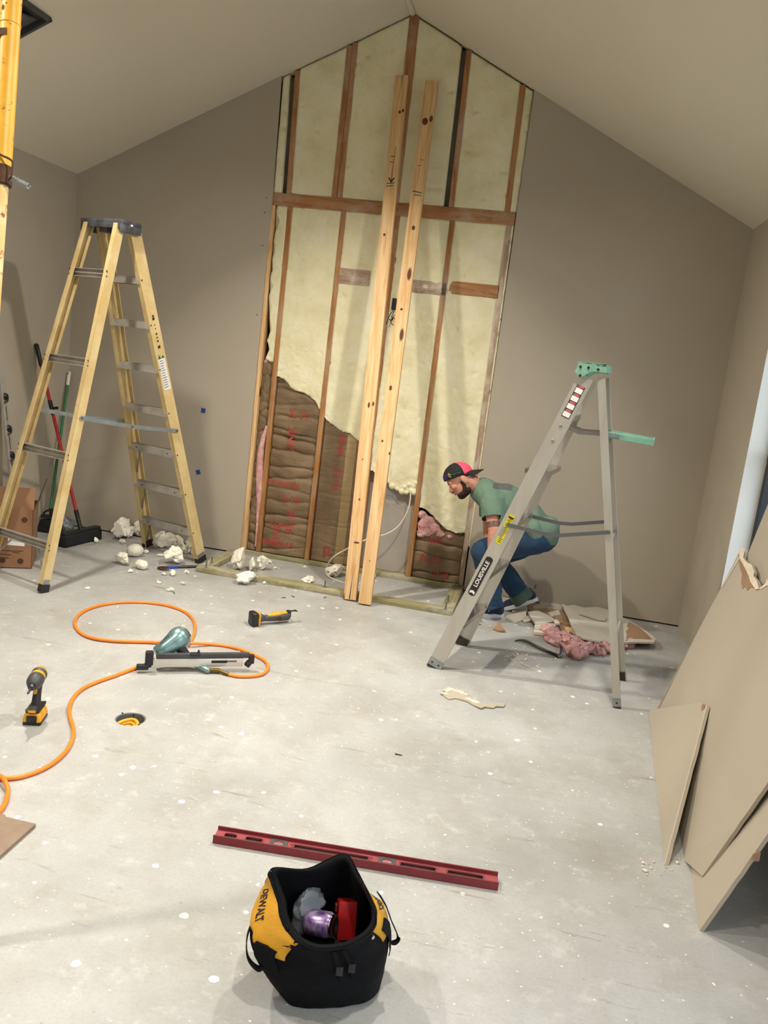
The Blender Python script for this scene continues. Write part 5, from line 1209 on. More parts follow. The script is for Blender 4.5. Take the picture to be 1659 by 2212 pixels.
piece([(1140, 1327), (1160, 1324), (1186, 1334), (1200, 1343), (1180, 1347), (1158, 1350), (1146, 1336)], .032, 'curled pale fragment lying on the large brown one', seed=7, tilt=-.05)
piece([(1206, 1353), (1233, 1353), (1243, 1378), (1218, 1373)], .006, 'brown fragment tucked under the big white sheet', W3, seed=8)
piece([(1154, 1354), (1165, 1349), (1204, 1353), (1194, 1362), (1156, 1362)], .022, 'oblong pale fragment above the pink wool', seed=9, tilt=.04)
piece([(1152, 1366), (1175, 1364), (1174, 1374), (1153, 1371)], .004, 'small pinkish-white broken block left of the pink wool', ('gyps', 'gyps', 'gyps'), th=.02, seed=10)
piece([(1194, 1341), (1204, 1343), (1209, 1350), (1200, 1351)], .045, 'small pale flake on top of the pile', seed=11)
piece([(1090, 1335), (1098, 1331), (1135, 1332), (1136, 1339), (1112, 1347)], .004, 'curved pale fragment in front of the pile', seed=12, tilt=.25)
piece([(1065, 1360), (1075, 1354), (1091, 1366), (1078, 1365)], .004, 'lone triangular fragment on the floor left of the pile', W3, seed=13, tilt=.5)
piece([(1168, 1283), (1174, 1284), (1170, 1292), (1166, 1291)], .03, 'tiny chip sticking up behind the heel', seed=14)
big = piece([(1212, 1307), (1225, 1312), (1240, 1310), (1262, 1316), (1290, 1314), (1312, 1320), (1335, 1334), (1358, 1342), (1385, 1360), (1411, 1378), (1417, 1384), (1412, 1391), (1380, 1390), (1317, 1392), (1280, 1386), (1247, 1379), (1230, 1345)], .045, 'big white-backed drywall sheet lying on the rubble pile', ('paper', 'gyps', 'brownpaper'), seed=15)
bm = B(); prism(bm, [F(a, b, .0578) for a, b in ((1359, 1344), (1354, 1352), (1358, 1358), (1352, 1364), (1354, 1372), (1352, 1379), (1380, 1380), (1408, 1381), (1398, 1370), (1380, 1354))], (0, 0, .0012)); obj('torn_face', bm, 'brownpaper', big, label='torn brown corner')
piece([(1251, 1327), (1257, 1323), (1311, 1337), (1307, 1342), (1290, 1340)], .062, 'narrow pale strip on top of the big sheet', seed=16)
piece([(1246, 1381), (1317, 1391), (1320, 1404), (1286, 1406), (1258, 1402)], .012, 'brown paper edge hanging under the big sheet beside the pink wool', W3, seed=17)
piece([(1184, 1326), (1206, 1324), (1210, 1331), (1190, 1333)], .034, 'thin pale sliver lying across the brown fragment', seed=41, tilt=.12)
piece([(1150, 1311), (1176, 1309), (1180, 1316), (1154, 1318)], .02, 'greige fragment stacked right behind the raised shoe', G3, seed=42, tilt=.15)
piece([(1196, 1333), (1212, 1336), (1216, 1344), (1200, 1342)], .04, 'curled brown paper flake near the left edge of the big sheet', W3, th=.004, seed=43, tilt=.3)
piece([(1126, 1338), (1142, 1336), (1146, 1343), (1131, 1345)], .006, 'small fragment between the curved and the large brown pieces', seed=44, tilt=.2)
piece([(1180, 1362), (1196, 1364), (1192, 1370), (1178, 1368)], .02, 'tiny white slab against the top of the pink wool', ('gyps', 'gyps', 'gyps'), seed=45, tilt=.2)
bm = B(); pts = [F(a, b, .004) for a, b in ((1219, 1363), (1238, 1365), (1245, 1379), (1222, 1377))]; prism(bm, [p+V((0, 0, .03)) for p in pts], (0, 0, -.03)); tag(obj('wood_offcut', bm, 'pine'), 'small yellow wood offcut half under the big sheet', 'wood')
# shadow gap pieces that hold the big sheet up
piece([(1235, 1325), (1300, 1335), (1330, 1352), (1300, 1372), (1250, 1365)], .02, 'edge of a broken board under the middle of the big sheet', W3, th=.02, seed=18)
# pink wool
bm = B(); ch = [(1186, 1372, .045), (1190, 1384, .05), (1200, 1392, .055), (1214, 1398, .06), (1230, 1404, .065), (1238, 1414, .05), (1246, 1424, .045), (1226, 1390, .05), (1255, 1412, .05), (1270, 1414, .045), (1290, 1412, .045), (1310, 1408, .04), (1330, 1404, .035), (1341, 1401, .034), (1352, 1399, .033), (1364, 1396, .031), (1375, 1394, .03), (1387, 1391, .028), (1398, 1388, .025)]
for a, b, r_ in ch: p = F(a, b, 0); ell(bm, p+V((0, 0, r_*.7)), (r_*1.15, r_*.95, r_*.8), sub=3)
me = remesh(bm, .011, 2)
for v in me.vertices:
    k = 26; v.co += V((noise.noise(v.co*k), noise.noise(v.co*k+V((7, 0, 0))), noise.noise(v.co*k+V((0, 7, 0)))))*.034+V((noise.noise(v.co*80), noise.noise(v.co*80+V((7, 0, 0))), noise.noise(v.co*80+V((0, 7, 0)))))*.011
    v.co.z = max(.002, v.co.z)
tag(obj('pink_wool', me, 'pink', smooth=True), 'pink glass wool strip spilling from the rubble onto the floor', 'insulation')
# black cat's-paw bar
pts = [F(1112, 1385, .006), F(1122, 1383, .014), F(1138, 1386, .022), F(1160, 1397, .02), F(1185, 1408, .014), F(1200, 1414, .010), F(1206, 1417, .010), F(1211, 1414, .02), F(1213, 1405, .034), F(1213, 1398, .045)]
pbk = thing('wrecking_bar', 'black curved wrecking bar on the floor beside the pink wool', 'pry bar', F(1160, 1400))
bm = B(); cc = crom(pts, 5); tube(bm, cc, [.003+.006*min(1, i/8) if i < len(cc)-12 else .009 for i in range(len(cc))], 8); obj('bar_shank', bm, 'steel', pbk, smooth=True)
bm = B(); tube(bm, crom([F(1205, 1417, .011), F(1211, 1417, .014), F(1214, 1408, .034), F(1214, 1399, .05)], 5), [.011]*12+[.008, .006, .004, .003], 10); obj('claw', bm, 'steel2', pbk, smooth=True)
# torn drywall scrap in the middle of the floor
pxs = [(957, 1499), (964, 1490), (974, 1484), (981, 1490), (992, 1489), (1001, 1493), (1008, 1498), (1013, 1506), (1022, 1508), (1030, 1516), (1046, 1519), (1060, 1518), (1078, 1521), (1092, 1520), (1088, 1526), (1072, 1525), (1066, 1529), (1048, 1526), (1040, 1529), (1022, 1522), (1010, 1515), (998, 1511), (984, 1508), (970, 1510), (960, 1504)]
bm = B(); prism(bm, [F(a, b, .008+.004*noise.noise(V((a*.05, b*.05, 0)))) for a, b in pxs], (0, 0, -.006), 0, side=1, bottom=1); sc_ = tag(obj('torn_drywall_scrap', bm, ['greige', 'gyps']), 'long jagged drywall scrap alone on the floor between the ladders and the camera', 'drywall piece')
bm = B(); rnd = random.Random(3)
for a, b in ((966, 1492), (974, 1489), (984, 1493), (993, 1494), (1002, 1499), (960, 1499), (1012, 1510), (1020, 1513), (1028, 1517)):
    ell(bm, F(a, b, .008), (.022+.006*rnd.random(), .014, .006), sub=2)
me = remesh(bm, .003, 0)
for v in me.vertices: v.co += V((noise.noise(v.co*150), noise.noise(v.co*160), noise.noise(v.co*140)))*.005
obj('crumbled_gypsum', me, 'gyps', sc_, smooth=True)
# crumbs of plaster: too fine to count
bm = B(); rnd = random.Random(11)
for k in range(230):
    a, b = (rnd.gauss(1125, 28), rnd.gauss(1415, 10)) if k < 90 else (rnd.uniform(1050, 1240), rnd.uniform(1335, 1440)) if k < 160 else (rnd.uniform(1385, 1470), rnd.uniform(1860, 1890)) if k < 180 else (rnd.uniform(560, 960), rnd.uniform(1195, 1262))
    r_ = .0025+.006*rnd.random()**3; p = F(a, b, r_*.5); vs = bmesh.ops.create_icosphere(bm, subdivisions=1, radius=r_)['verts']
    for v in vs: v.co = p+V((v.co.x*rnd.uniform(.7, 1.4), v.co.y*rnd.uniform(.7, 1.3), v.co.z*.7))
    if 1 : 
        for v in vs: v.co.z = max(.0005, v.co.z)
tag(obj('plaster_crumbs', bm, 'gyps'), 'fine white plaster crumbs scattered around the rubble pile and the floor frame', 'crumbs', kind='stuff')
bm = B(); tube(bm, crom([F(1121, 1428, .002), F(1130, 1435, .006), F(1145, 1442, .004), F(1158, 1448, .002)], 4), [.0015]+[.003]*11+[.001], 6); tag(obj('paper_curl', bm, 'paper', smooth=True), 'thin curl of white paper in front of the black bar', 'scrap')
# ================================================================ TOOL BAG
BC = V((.563, -4.19, 0))
base = [(.49, -4.312), (.55, -4.305), (.62, -4.275), (.682, -4.235), (.70, -4.17), (.68, -4.10), (.635, -4.045), (.56, -4.06), (.48, -4.09), (.42, -4.125), (.425, -4.20), (.455, -4.275)]
rimp = [(629, 2008, .235), (660, 2040, .235), (708, 2049, .24), (766, 2037, .25), (808, 2000, .262), (803, 1955, .28), (773, 1888, .315), (742, 1845, .34), (668, 1876, .315), (594, 1874, .325), (592, 1905, .30), (611, 1957, .265)]
rim = [F(a, b, z) for a, b, z in rimp]
shp = [(555, 2040, .17), (640, 2075, .17), (715, 2085, .17), (790, 2062, .18), (831, 2020, .19), (828, 1955, .20)]
sh_l = [F(a, b, z) for a, b, z in shp]
shoulder = [sh_l[0], sh_l[1], sh_l[2], sh_l[3], sh_l[4], sh_l[5]] + [V((rim[6].x+.02, rim[6].y+.03, .21)), V((rim[7].x+.01, rim[7].y+.04, .22)), V((rim[8].x, rim[8].y+.04, .22)), V((rim[9].x-.02, rim[9].y+.03, .21)), F(566, 1925, .22), F(543, 1990, .20)]
midr = []
for b_, s_ in zip(base, shoulder): p = V((*b_, 0)).lerp(s_, .5); q = p-BC; p += V((q.x, q.y, 0))*.10; p.z = .095; midr.append(p)
levels = [[V((*b_, .004)) for b_ in base], midr, shoulder, rim]
NB = 72
cl = [crom(l, NB//12, True) for l in levels]
def bagS(t, v, off=0):
    """bag surface: t in 0..12 around, v in 0..1 up"""
    i = int((t % 12)/12*NB) % NB; f = (t % 12)/12*NB-int((t % 12)/12*NB); j = (i+1) % NB
    P4 = [c[i].lerp(c[j], f) for c in cl]
    u = v*3; k = min(2, int(u)); w_ = u-k; p = [P4[max(0, min(3, k+d-1))] for d in range(4)]
    r = .5*((2*p[1])+(p[2]-p[0])*w_+(2*p[0]-5*p[1]+4*p[2]-p[3])*w_*w_+(3*p[1]-p[0]-3*p[2]+p[3])*w_**3)
    q = V((r.x-BC.x, r.y-BC.y, 0)); q.normalize()
    wr = .006*noise.noise(V((t*.9, v*5, 2)))+.003*noise.noise(V((t*2.3, v*11, 5)))
    if v > .97: wr *= .3
    return r+q*(off+wr)
bag = thing('tool_bag', 'open black and yellow tool bag in the foreground', 'tool bag', BC)
bm = B(); rows = []
for k in range(31): rows.append([bm.verts.new(bagS(i*12/NB, k/30)) for i in range(NB)])
inner = []
for k in range(1, 22):
    v = 1-k/26; row = []
    for i in range(NB):
        p = bagS(i*12/NB, v); q = V((BC.x-p.x, BC.y-p.y, 0)); row.append(bm.verts.new(p+q*.07+q.normalized()*.006))
    inner.append(row)
allr = rows+inner
for n_, (a, b) in enumerate(zip(allr, allr[1:])):
    for i in range(NB):
        f = bm.faces.new((a[i], a[(i+1) % NB], b[(i+1) % NB], b[i])); f.material_index = 1 if n_ >= 30 else 0
bm.faces.new(rows[0][::-1]); bm.faces.new(allr[-1]).material_index = 1
obj('bag_body', bm, ['bag', 'lining'], bag, smooth=True)
def patch(name, t0, t1, lo, hi, mat, off=.003, nt=24, nv=14, parent=bag):
    bm = B(); g = []
    for i in range(nt+1):
        t = t0+(t1-t0)*i/nt; a, b = lo(i/nt), hi(i/nt); g.append([[bm.verts.new(bagS(t, a+(b-a)*j/nv, o)) for j in range(nv+1)] for o in (off, off-.0025)])
    for i in range(nt):
        for j in range(nv): bm.faces.new((g[i][0][j], g[i+1][0][j], g[i+1][0][j+1], g[i][0][j+1])); bm.faces.new((g[i][1][j], g[i][1][j+1], g[i+1][1][j+1], g[i+1][1][j]))
    for i in range(nt):
        for j in (0, nv): bm.faces.new((g[i][0][j], g[i][1][j], g[i+1][1][j], g[i+1][0][j]))
    for j in range(nv):
        for i in (0, nt): bm.faces.new((g[i][0][j], g[i][0][j+1], g[i][1][j+1], g[i][1][j]))
    return obj(name, bm, mat, parent, smooth=True)
yl_ = patch('yellow_end_panel', 9.55, 12.75, lambda s: .62+.08*max(0, 1-abs(s-.62)/.2), lambda s: .955, 'bagy')
yr_ = patch('yellow_end_panel', 3.75, 6.3, lambda s: .66 if s < .2 else .60, lambda s: .955, 'bagy')
patch('zipper_hem', 0, 11.999, lambda s: .955, lambda s: .999, 'bag', off=.005, nt=72, nv=3)
patch('side_tab', 11.95, 12.55, lambda s: .42, lambda s: .745-.06*abs(s-.5), 'bag', off=.007)
patch('side_tab', 4.0, 4.45, lambda s: .42, lambda s: .80, 'bag', off=.007)
def wraptext(txt, size, t0, v0, ts, vs, mat, parent, rot=0):
    me = textmesh(txt, size, Matrix.Rotation(rot, 4, 'Z'), 0, bold=.002)
    for v in me.vertices: v.co = bagS(t0+v.co.x*ts, v0+v.co.y*vs, .0042)
    return obj('panel_lettering', me, mat, parent)
patch('dark_badge', 10.75, 11.75, lambda s: .72, lambda s: .80, 'ink', off=.0036, parent=yl_) if False else None
wraptext('DEWALT', .05, 10.75, .80, 5.2, 2.2, 'ink', yl_, -.12)
wraptext('DEWALT', .05, 5.3, .83, 5.5, 2.2, 'ink', yr_, 0)
# buckled straps in front
for k, (t_, dv) in enumerate(((2.2, 0), (2.5, .01))):
    patch('front_strap', t_-.07, t_+.07, lambda s: .44+dv, lambda s: .93, 'bag', off=.008, nt=3, nv=10)
    bm = B(); p = bagS(t_, .62, .012); box(bm, p, (.018, .008, .026), Matrix.Rotation(.25, 3, 'Z'), bev=.002); obj('strap_slider', bm, 'black', bag, smooth=True, angle=40)
bm = B(); cyl(bm, bagS(3.6, .9, .008), bagS(3.6, .9, .014), .005, seg=10); obj('metal_snap', bm, 'alumsh', bag)
def ribbon(name, pts, wd, wdir, mat, th=.003):
    c_ = crom(pts, 8); bm = B(); prev = None; wdir = V(wdir).normalized()
    for i, p in enumerate(c_):
        t = (c_[min(i+1, len(c_)-1)]-c_[max(0, i-1)]).normalized(); w_ = (wdir-t*wdir.dot(t)).normalized(); n_ = t.cross(w_)
        r = [bm.verts.new(p+w_*a*wd/2+n_*b*th/2) for a, b in ((-1, -1), (1, -1), (1, 1), (-1, 1))]
        if prev:
            for k in range(4): bm.faces.new((prev[k], prev[(k+1) % 4], r[(k+1) % 4], r[k]))
        else: bm.faces.new(r)
        prev = r
    bm.faces.new(prev[::-1]); return obj(name, bm, mat, bag, smooth=True, angle=50)
ribbon('webbing_handle', [F(556, 1985, .20), F(540, 2005, .185), F(533, 2030, .16), F(534, 2062, .125), F(545, 2082, .11), F(562, 2092, .11), F(574, 2080, .13)], .026, (.3, -.9, .3), 'bag')
ribbon('webbing_handle', [F(818, 1930, .21), F(834, 1958, .20), F(846, 1990, .18), F(858, 2018, .15), F(858, 2030, .14), F(846, 2036, .14), F(832, 2018, .16)], .026, (.3, -.9, .3), 'bag')
# things in the bag
t = thing('crumpled_clear_bag', 'clouded clear plastic bag inside the left of the tool bag', 'plastic bag', F(655, 1960, .15))
bm = rock(F(655, 1985, .14)+V((.012, -.012, 0)), (.047, .04, .05), 61, amp=.45, freq=1.8, sub=4); obj('film', bm, 'clear', t, smooth=True)
cn = thing('drink_can', 'purple can lying inside the tool bag', 'can', F(692, 1998, .15))
a_, b_ = F(662, 1990, .165), F(720, 2000, .185); d_ = (b_-a_).normalized()
bm = B(); lathe(bm, [(.024, 0), (.031, .006), (.033, .012), (.033, (b_-a_).length-.012), (.028, (b_-a_).length-.003)], a_, d_, 32); obj('can_body', bm, 'canp', cn, smooth=True, angle=50)
bm = B(); lathe(bm, [(.028, 0), (.0285, .004), (.025, .005), (.024, .001)], a_+d_*((b_-a_).length-.003), d_, 32); obj('can_rim', bm, 'alumsh', cn, smooth=True)
rb = thing('red_box', 'bright red plastic box standing inside the tool bag', 'box', F(750, 1985, .14))
c_ = F(749, 1978, .17); bm = B(); box(bm, c_-V((0, 0, .01)), (.052, .04, .10), Matrix.Rotation(.35, 3, 'Z') @ Matrix.Rotation(-.35, 3, 'X'), bev=.004); obj('box_shell', bm, 'redbox', rb, smooth=True, angle=40)
bm = B(); c2_ = c_+V((-.02, -.0, .025)); box(bm, c2_-V((.01, .01, 0)), (.006, .012, .02), Matrix.Rotation(.35, 3, 'Z')); obj('latch', bm, 'lvl', rb)
pc = thing('clear_bottle', 'small clear bottle beside the purple can in the tool bag', 'bottle', F(640, 2000, .14))
bm = B(); a_ = F(640, 2015, .12); lathe(bm, [(.02, 0), (.022, .01), (.022, .06), (.012, .075)], a_, V((.1, .5, .9)), 24); obj('bottle_body', bm, 'clear', pc, smooth=True)
bm = B(); ell(bm, (BC.x+.01, BC.y-.02, .085), (.115, .085, .035), sub=4)
for v in bm.verts: v.co += V((0, 0, .02*noise.noise(v.co*25)))
tag(obj('rolled_cloth', bm, 'lining', smooth=True), 'dark cloth bundle filling the bottom of the tool bag', 'cloth')
# ================================================================ CROUCHING MAN
YB = -.50
def J(px, py, y): return W(px, py, y)
pel = J(1163, 1150, YB); wai = J(1135, 1118, YB); che = J(1088, 1088, YB); nkb = J(1038, 1057, YB)
hipL, hipR = J(1160, 1165, YB-.09), J(1158, 1160, YB+.09)
knL, knR = J(1040, 1190, YB-.13), J(1062, 1205, YB+.17)
anL, anR = J(1064, 1303, YB-.11), J(1128, 1290, YB+.17)
# head frame
HC_ = J(995, 1037, YB-.03)
hf = V((-.70, -.22, -.68)).normalized(); hu = (V((-.69, .02, .72))-hf*V((-.69, .02, .72)).dot(hf)).normalized(); hl = hu.cross(hf)   # forward, up, left side
if hl.y > 0: hl = -hl
HR_ = Matrix((hf, hl, hu)).transposed()
def hp(f, l, u): return HC_+hf*f+hl*l+hu*u
man = thing('person', 'person in a backwards cap, sage t-shirt and jeans crouching behind the silver ladder', 'person', V((.85, YB, 0)))
# arms
shL, shR = J(1062, 1083, YB-.17), J(1060, 1075, YB+.17)
elL, elR = J(1068, 1148, YB-.25), J(1056, 1148, YB+.16)
wrL, wrR = J(1062, 1198, YB-.265), J(1066, 1196, YB+.03)
bm = B()
# trunk
for c, r in ((pel, (.125, .155, .115)), (wai, (.12, .145, .11)), (che, (.13, .165, .125))): ell(bm, c, r, Matrix.Rotation(.6, 3, 'Y'), 3)
limb(bm, [pel, wai, che, nkb], [.11, .11, .12, .075])
limb(bm, [nkb, che.lerp(shL, .8), shL], [.07, .07, .06]); limb(bm, [nkb, che.lerp(shR, .8), shR], [.07, .07, .06])
limb(bm, [nkb, hp(-.045, 0, -.045)], [.06, .056])
# head
ell(bm, hp(-.012, 0, .035), (.094, .074, .088), HR_, 4); ell(bm, hp(.02, 0, -.035), (.066, .056, .075), HR_, 4); ell(bm, hp(.042, 0, -.088), (.032, .034, .022), HR_, 3)
ell(bm, hp(.058, 0, .03), (.03, .052, .028), HR_, 3)
limb(bm, [hp(.078, 0, .012), hp(.1, 0, -.022), hp(.096, 0, -.026)], [.009, .0125, .012], 12)
for k in (-1, 1):
    ell(bm, hp(.086, k*.011, -.026), (.01, .008, .007), HR_, 2); ell(bm, hp(.066, k*.034, -.012), (.02, .022, .018), HR_, 3)
    ell(bm, hp(-.020, k*.080, -.012), (.022, .010, .033), HR_ @ Matrix.Rotation(.25, 3, 'Y'), 3)
    ell(bm, hp(.073, k*.031, .022), (.014, .022, .008), HR_, 2)
ell(bm, hp(.08, 0, -.052), (.013, .022, .0065), HR_, 2); ell(bm, hp(.077, 0, -.064), (.012, .019, .0065), HR_, 2)
# legs
for h_, k_, a_ in ((hipL, knL, anL), (hipR, knR, anR)):
    m1 = h_.lerp(k_, .45); m2 = k_.lerp(a_, .35)
    limb(bm, [h_, m1, k_, m2+V((.015, 0, 0)), a_], [.095, .082, .056, .058, .04])
# arms and hands
def hand(bm, wr, ds, side, n_, curl):
    ds = V(ds).normalized(); n_ = V(n_); n_ = (n_-ds*n_.dot(ds)).normalized(); sd = ds.cross(n_)*side
    palm = wr+ds*.05
    limb(bm, [wr, wr+ds*.03], [.026, .028]); ell(bm, palm+ds*.01, (.046, .04, .016), Matrix((ds, sd, n_)).transposed(), 3)
    for i, (o_, L_) in enumerate(((-.028, .062), (-.010, .072), (.009, .067), (.026, .052))):
        p = wr+ds*.085+sd*o_; d_ = ds.copy(); pts = [p-ds*.03, p]
        for s_, f in ((.45, .45), (.32, .9), (.25, .8)):
            d_ = (d_ + n_*curl*f).normalized(); pts.append(pts[-1]+d_*L_*s_)
        tube(bm, crom(pts, 3), [.0088]*4+[.0085]*4+[.008]*3+[.0078, .0074], 10); ell(bm, pts[-1], .0076, sub=2)
    p = wr+ds*.03-sd*.03; d_ = (ds*.6-sd*.75+n_*.35).normalized(); q = p+d_*.035; r_ = q+(ds*.8+n_*.6-sd*.1).normalized()*.03
    tube(bm, crom([wr+ds*.02-sd*.01, p, q, r_], 4), [.012]*5+[.0105]*4+[.0095]*3+[.0085], 10); ell(bm, r_, .0088, sub=2)
for sh, el, wr, sd in ((shL, elL, wrL, 1), (shR, elR, wrR, -1)):
    limb(bm, [sh, sh.lerp(el, .5), el, el.lerp(wr, .35), wr], [.056, .05, .042, .04, .027])
    hand(bm, wr, (wr-el).normalized()+V((-.35, 0, 0)), sd, (-.6, 0, .2) if sd > 0 else (-.5, 0, .3), .8)
me = remesh(bm, .0048, 2, .5); obj('body', me, 'skin', man, smooth=True)
# eyes, brows, hair, beard
for k in (-1, 1):
    bm = B(); ell(bm, hp(.0735, k*.031, .004), .0105, sub=3); obj('eye', bm, 'white', man, smooth=True)
    bm = B(); ell(bm, hp(.0825, k*.032, .0), (.003, .0048, .0045), HR_, 2); obj('iris', bm, 'ink', man, smooth=True)
    bm = B(); ell(bm, hp(.0745, k*.031, .0085), (.0122, .0145, .0078), HR_, 3); obj('eyelid', bm, 'skin', man, smooth=True)
    bm = B(); ell(bm, hp(.083, k*.031, .024), (.006, .019, .004), HR_ @ Matrix.Rotation(k*.15, 3, 'X'), 3); obj('eyebrow', bm, 'beard', man, smooth=True)
bm = B()
ell(bm, hp(.022, 0, -.078), (.060, .0545, .036), HR_, 4); ell(bm, hp(.05, 0, -.093), (.034, .037, .024), HR_, 3)
for k in (-1, 1):
    limb(bm, [hp(.008, k*.0625, -.012), hp(.006, k*.056, -.04), hp(.02, k*.046, -.068)], [.007, .012, .016], 10)
me = remesh(bm, .004, 1)
for v in me.vertices: v.co += V((noise.noise(v.co*140), noise.noise(v.co*150), noise.noise(v.co*130)))*.003
obj('beard', me, 'beard', man, smooth=True)
bm = B(); limb(bm, [hp(.094, -.017, -.042), hp(.097, 0, -.039), hp(.094, .017, -.042)], [.0045, .0055, .0045], 8); obj('moustache', bm, 'beard', man, smooth=True)
bm = B(); ell(bm, hp(.089, 0, -.0575), (.006, .015, .0045), HR_, 2); obj('lips', bm, plain('lips', '#8f4f45', .5), man, smooth=True)
bm = B(); ell(bm, hp(-.03, 0, .03), (.078, .0755, .062), HR_, 4)
for v in list(bm.verts):
    q = v.co-HC_; u_, f_ = q.dot(hu), q.dot(hf)
    if f_ > .02: v.co -= hf*(f_-.02)
obj('hair', bm, 'beard', man, smooth=True)
# cap, worn backwards: crown, pink rear, visor to the back, front patch
cap_c = hp(-.008, 0, .046)
cf = V((-.85, -.2, -.46)).normalized(); cu = (V((-.48, .0, .88))-cf*V((-.48, .0, .88)).dot(cf)).normalized()
def capsurf(th, ph, r=1.0):   # th around (0=front), ph from rim up
    x, y, z = cos(th)*cos(ph)*.104*r, sin(th)*cos(ph)*.084*r, sin(ph)*.088*r
    return cap_c+cf*x+hl*y+cu*(z-.008)
for nm, a0_, a1_, mt in (('cap_crown', -1.95, 1.95, 'capm'), ('cap_rear_mesh', 1.95, 2*pi-1.95, 'pinkcap')):
    bm = B(); na, npz = 26, 12; g = []
    for r_ in (1.0, .965):
        g.append([[bm.verts.new(capsurf(a0_+(a1_-a0_)*i/na, -.12+(pi/2+.115)*j/npz, r_)) for i in range(na+1)] for j in range(npz+1)])
    for q in range(2):
        for j in range(npz):
            for i in range(na): bm.faces.new((g[q][j][i], g[q][j][i+1], g[q][j+1][i+1], g[q][j+1][i]))
    for i in range(na): bm.faces.new((g[0][0][i], g[0][0][i+1], g[1][0][i+1], g[1][0][i]))
    for i in (0, na):
        for j in range(npz): bm.faces.new((g[0][j][i], g[0][j+1][i], g[1][j+1][i], g[1][j][i]))
    obj(nm, bm, mt, man, smooth=True)
bm = B(); g = []; na = 16
for o_ in (0, .003):
    rows = []
    for j in range(8):
        row = []
        for i in range(na+1):
            th = pi-1.0+2.0*i/na; b_ = capsurf(th, -.1, .99); out = (V((0, 0, 0))-cf*1.0-cu*.30).normalized(); L_ = .082*(1-((i-na/2)/(na/2))**2*.6)
            p = b_+out*L_*j/7-cu*(.034*(j/7)**.6)*((i-na/2)/(na/2))**2+cu*(.004+o_); row.append(bm.verts.new(p))
        rows.append(row)
    g.append(rows)
for q in range(2):
    for a, b in zip(g[q], g[q][1:]):
        for i in range(na): bm.faces.new((a[i], a[i+1], b[i+1], b[i]))
for i in range(na): bm.faces.new((g[0][7][i], g[0][7][i+1], g[1][7][i+1], g[1][7][i]))
for i in (0, na):
    for j in range(7): bm.faces.new((g[0][j][i], g[0][j+1][i], g[1][j+1][i], g[1][j][i]))
obj('cap_visor', bm, 'capm', man, smooth=True)
bm = B(); N = 12; rows = [[bm.verts.new(capsurf(-.1+.85*i/N, -.05+.45*j/6, 1.012)) for i in range(N+1)] for j in range(7)]
for a, b in zip(rows, rows[1:]):
    for i in range(N): bm.faces.new((a[i], a[i+1], b[i+1], b[i]))
obj('purple_patch', bm, 'purple', man, smooth=True)
bm = B(); rows = [[bm.verts.new(capsurf(.85+.2*i/4, .06+.3*j/5+.08*sin(i*1.5), 1.013)) for i in range(5)] for j in range(6)]
for a, b in zip(rows, rows[1:]):
    for i in range(4): bm.faces.new((a[i], a[i+1], b[i+1], b[i]))
obj('brown_print', bm, 'brownpaper', man, smooth=True)
bm = B(); tube(bm, [capsurf(.75+1.0*i/10, .22-.01*i, 1.015) for i in range(11)], .0025, 6); obj('green_stripe', bm, 'green', man, smooth=True)
# t-shirt
bm = B()
for c, r, ry in ((pel+V((.01, 0, .01)), (.138, .172, .118), .6), (wai, (.14, .165, .125), .6), (che, (.14, .185, .14), .5)): ell(bm, c, r, Matrix.Rotation(ry, 3, 'Y'), 3)
limb(bm, [pel+V((-.03, 0, .02)), wai, che, nkb+V((.02, 0, -.01))], [.125, .13, .135, .088])
limb(bm, [nkb+V((.02, 0, 0)), che.lerp(shL, .85), shL], [.085, .085, .076]); limb(bm, [nkb+V((.02, 0, 0)), che.lerp(shR, .85), shR], [.085, .085, .076])
for sh, el in ((shL, elL), (shR, elR)):
    e_ = sh.lerp(el, .62); limb(bm, [sh, e_], [.078, .074], 24)
# loose hem over the seat and the sagging belly fold
limb(bm, [J(1185, 1138, YB-.1), J(1178, 1158, YB-.1)], [.07, .065]); limb(bm, [J(1185, 1138, YB+.1), J(1178, 1158, YB+.1)], [.07, .065]); limb(bm, [J(1120, 1135, YB), J(1098, 1128, YB)], [.11, .09])
limb(bm, [J(1150, 1140, YB-.15), J(1160, 1158, YB-.15)], [.05, .045])
me = remesh(bm, .0065, 5, .6)
bm = B(); bm.from_mesh(me)
# open ends: sleeves, neck, hem are cut to clean edges
for sh, el, k_ in ((shL, elL, .56), (shR, elR, .56)):
    d_ = (el-sh).normalized(); c_ = sh.lerp(el, k_)
    cut(bm, c_, d_, lambda q: (q-sh).dot(d_) > (c_-sh).dot(d_)-.02 and (q-sh-d_*(q-sh).dot(d_)).length < .105 and (q-c_).length < .16 and q.x < sh.x+.075)
nd = (hp(-.04, 0, -.05)-nkb).normalized(); c_ = nkb+nd*.058
cut(bm, c_, nd, lambda q: (q-c_).dot(nd) > -.02 and (q-c_).length < .16)
h0, h1 = J(1200, 1173, YB), J(1100, 1153, YB); hd_ = (h0-h1).normalized(); hn = hd_.cross(V((0, 1, 0))).normalized()
hn = -hn if hn.z > 0 else hn
cut(bm, h1, hn, lambda q: (q-h1).dot(hn) > -.03 and q.x > h1.x-.12)
for v in bm.verts:   # cloth folds
    q = v.co; v.co += V((noise.noise(q*9), noise.noise(q*9+V((5, 0, 0))), noise.noise(q*9+V((0, 5, 0)))))*.010+V((0, noise.noise(V((q.x*26+q.z*16, 2, q.z*9)))*.006, noise.noise(V((q.x*28+q.z*14, 7, q.z*8)))*.004))
me = bpy.data.meshes.new('s'); bmesh.ops.recalc_face_normals(bm, faces=bm.faces); bm.to_mesh(me); bm.free()
sh_o = obj('t_shirt', me, 'shirt', man, smooth=True); so = sh_o.modifiers.new('cloth', 'SOLIDIFY'); so.thickness = .004; so.offset = 0
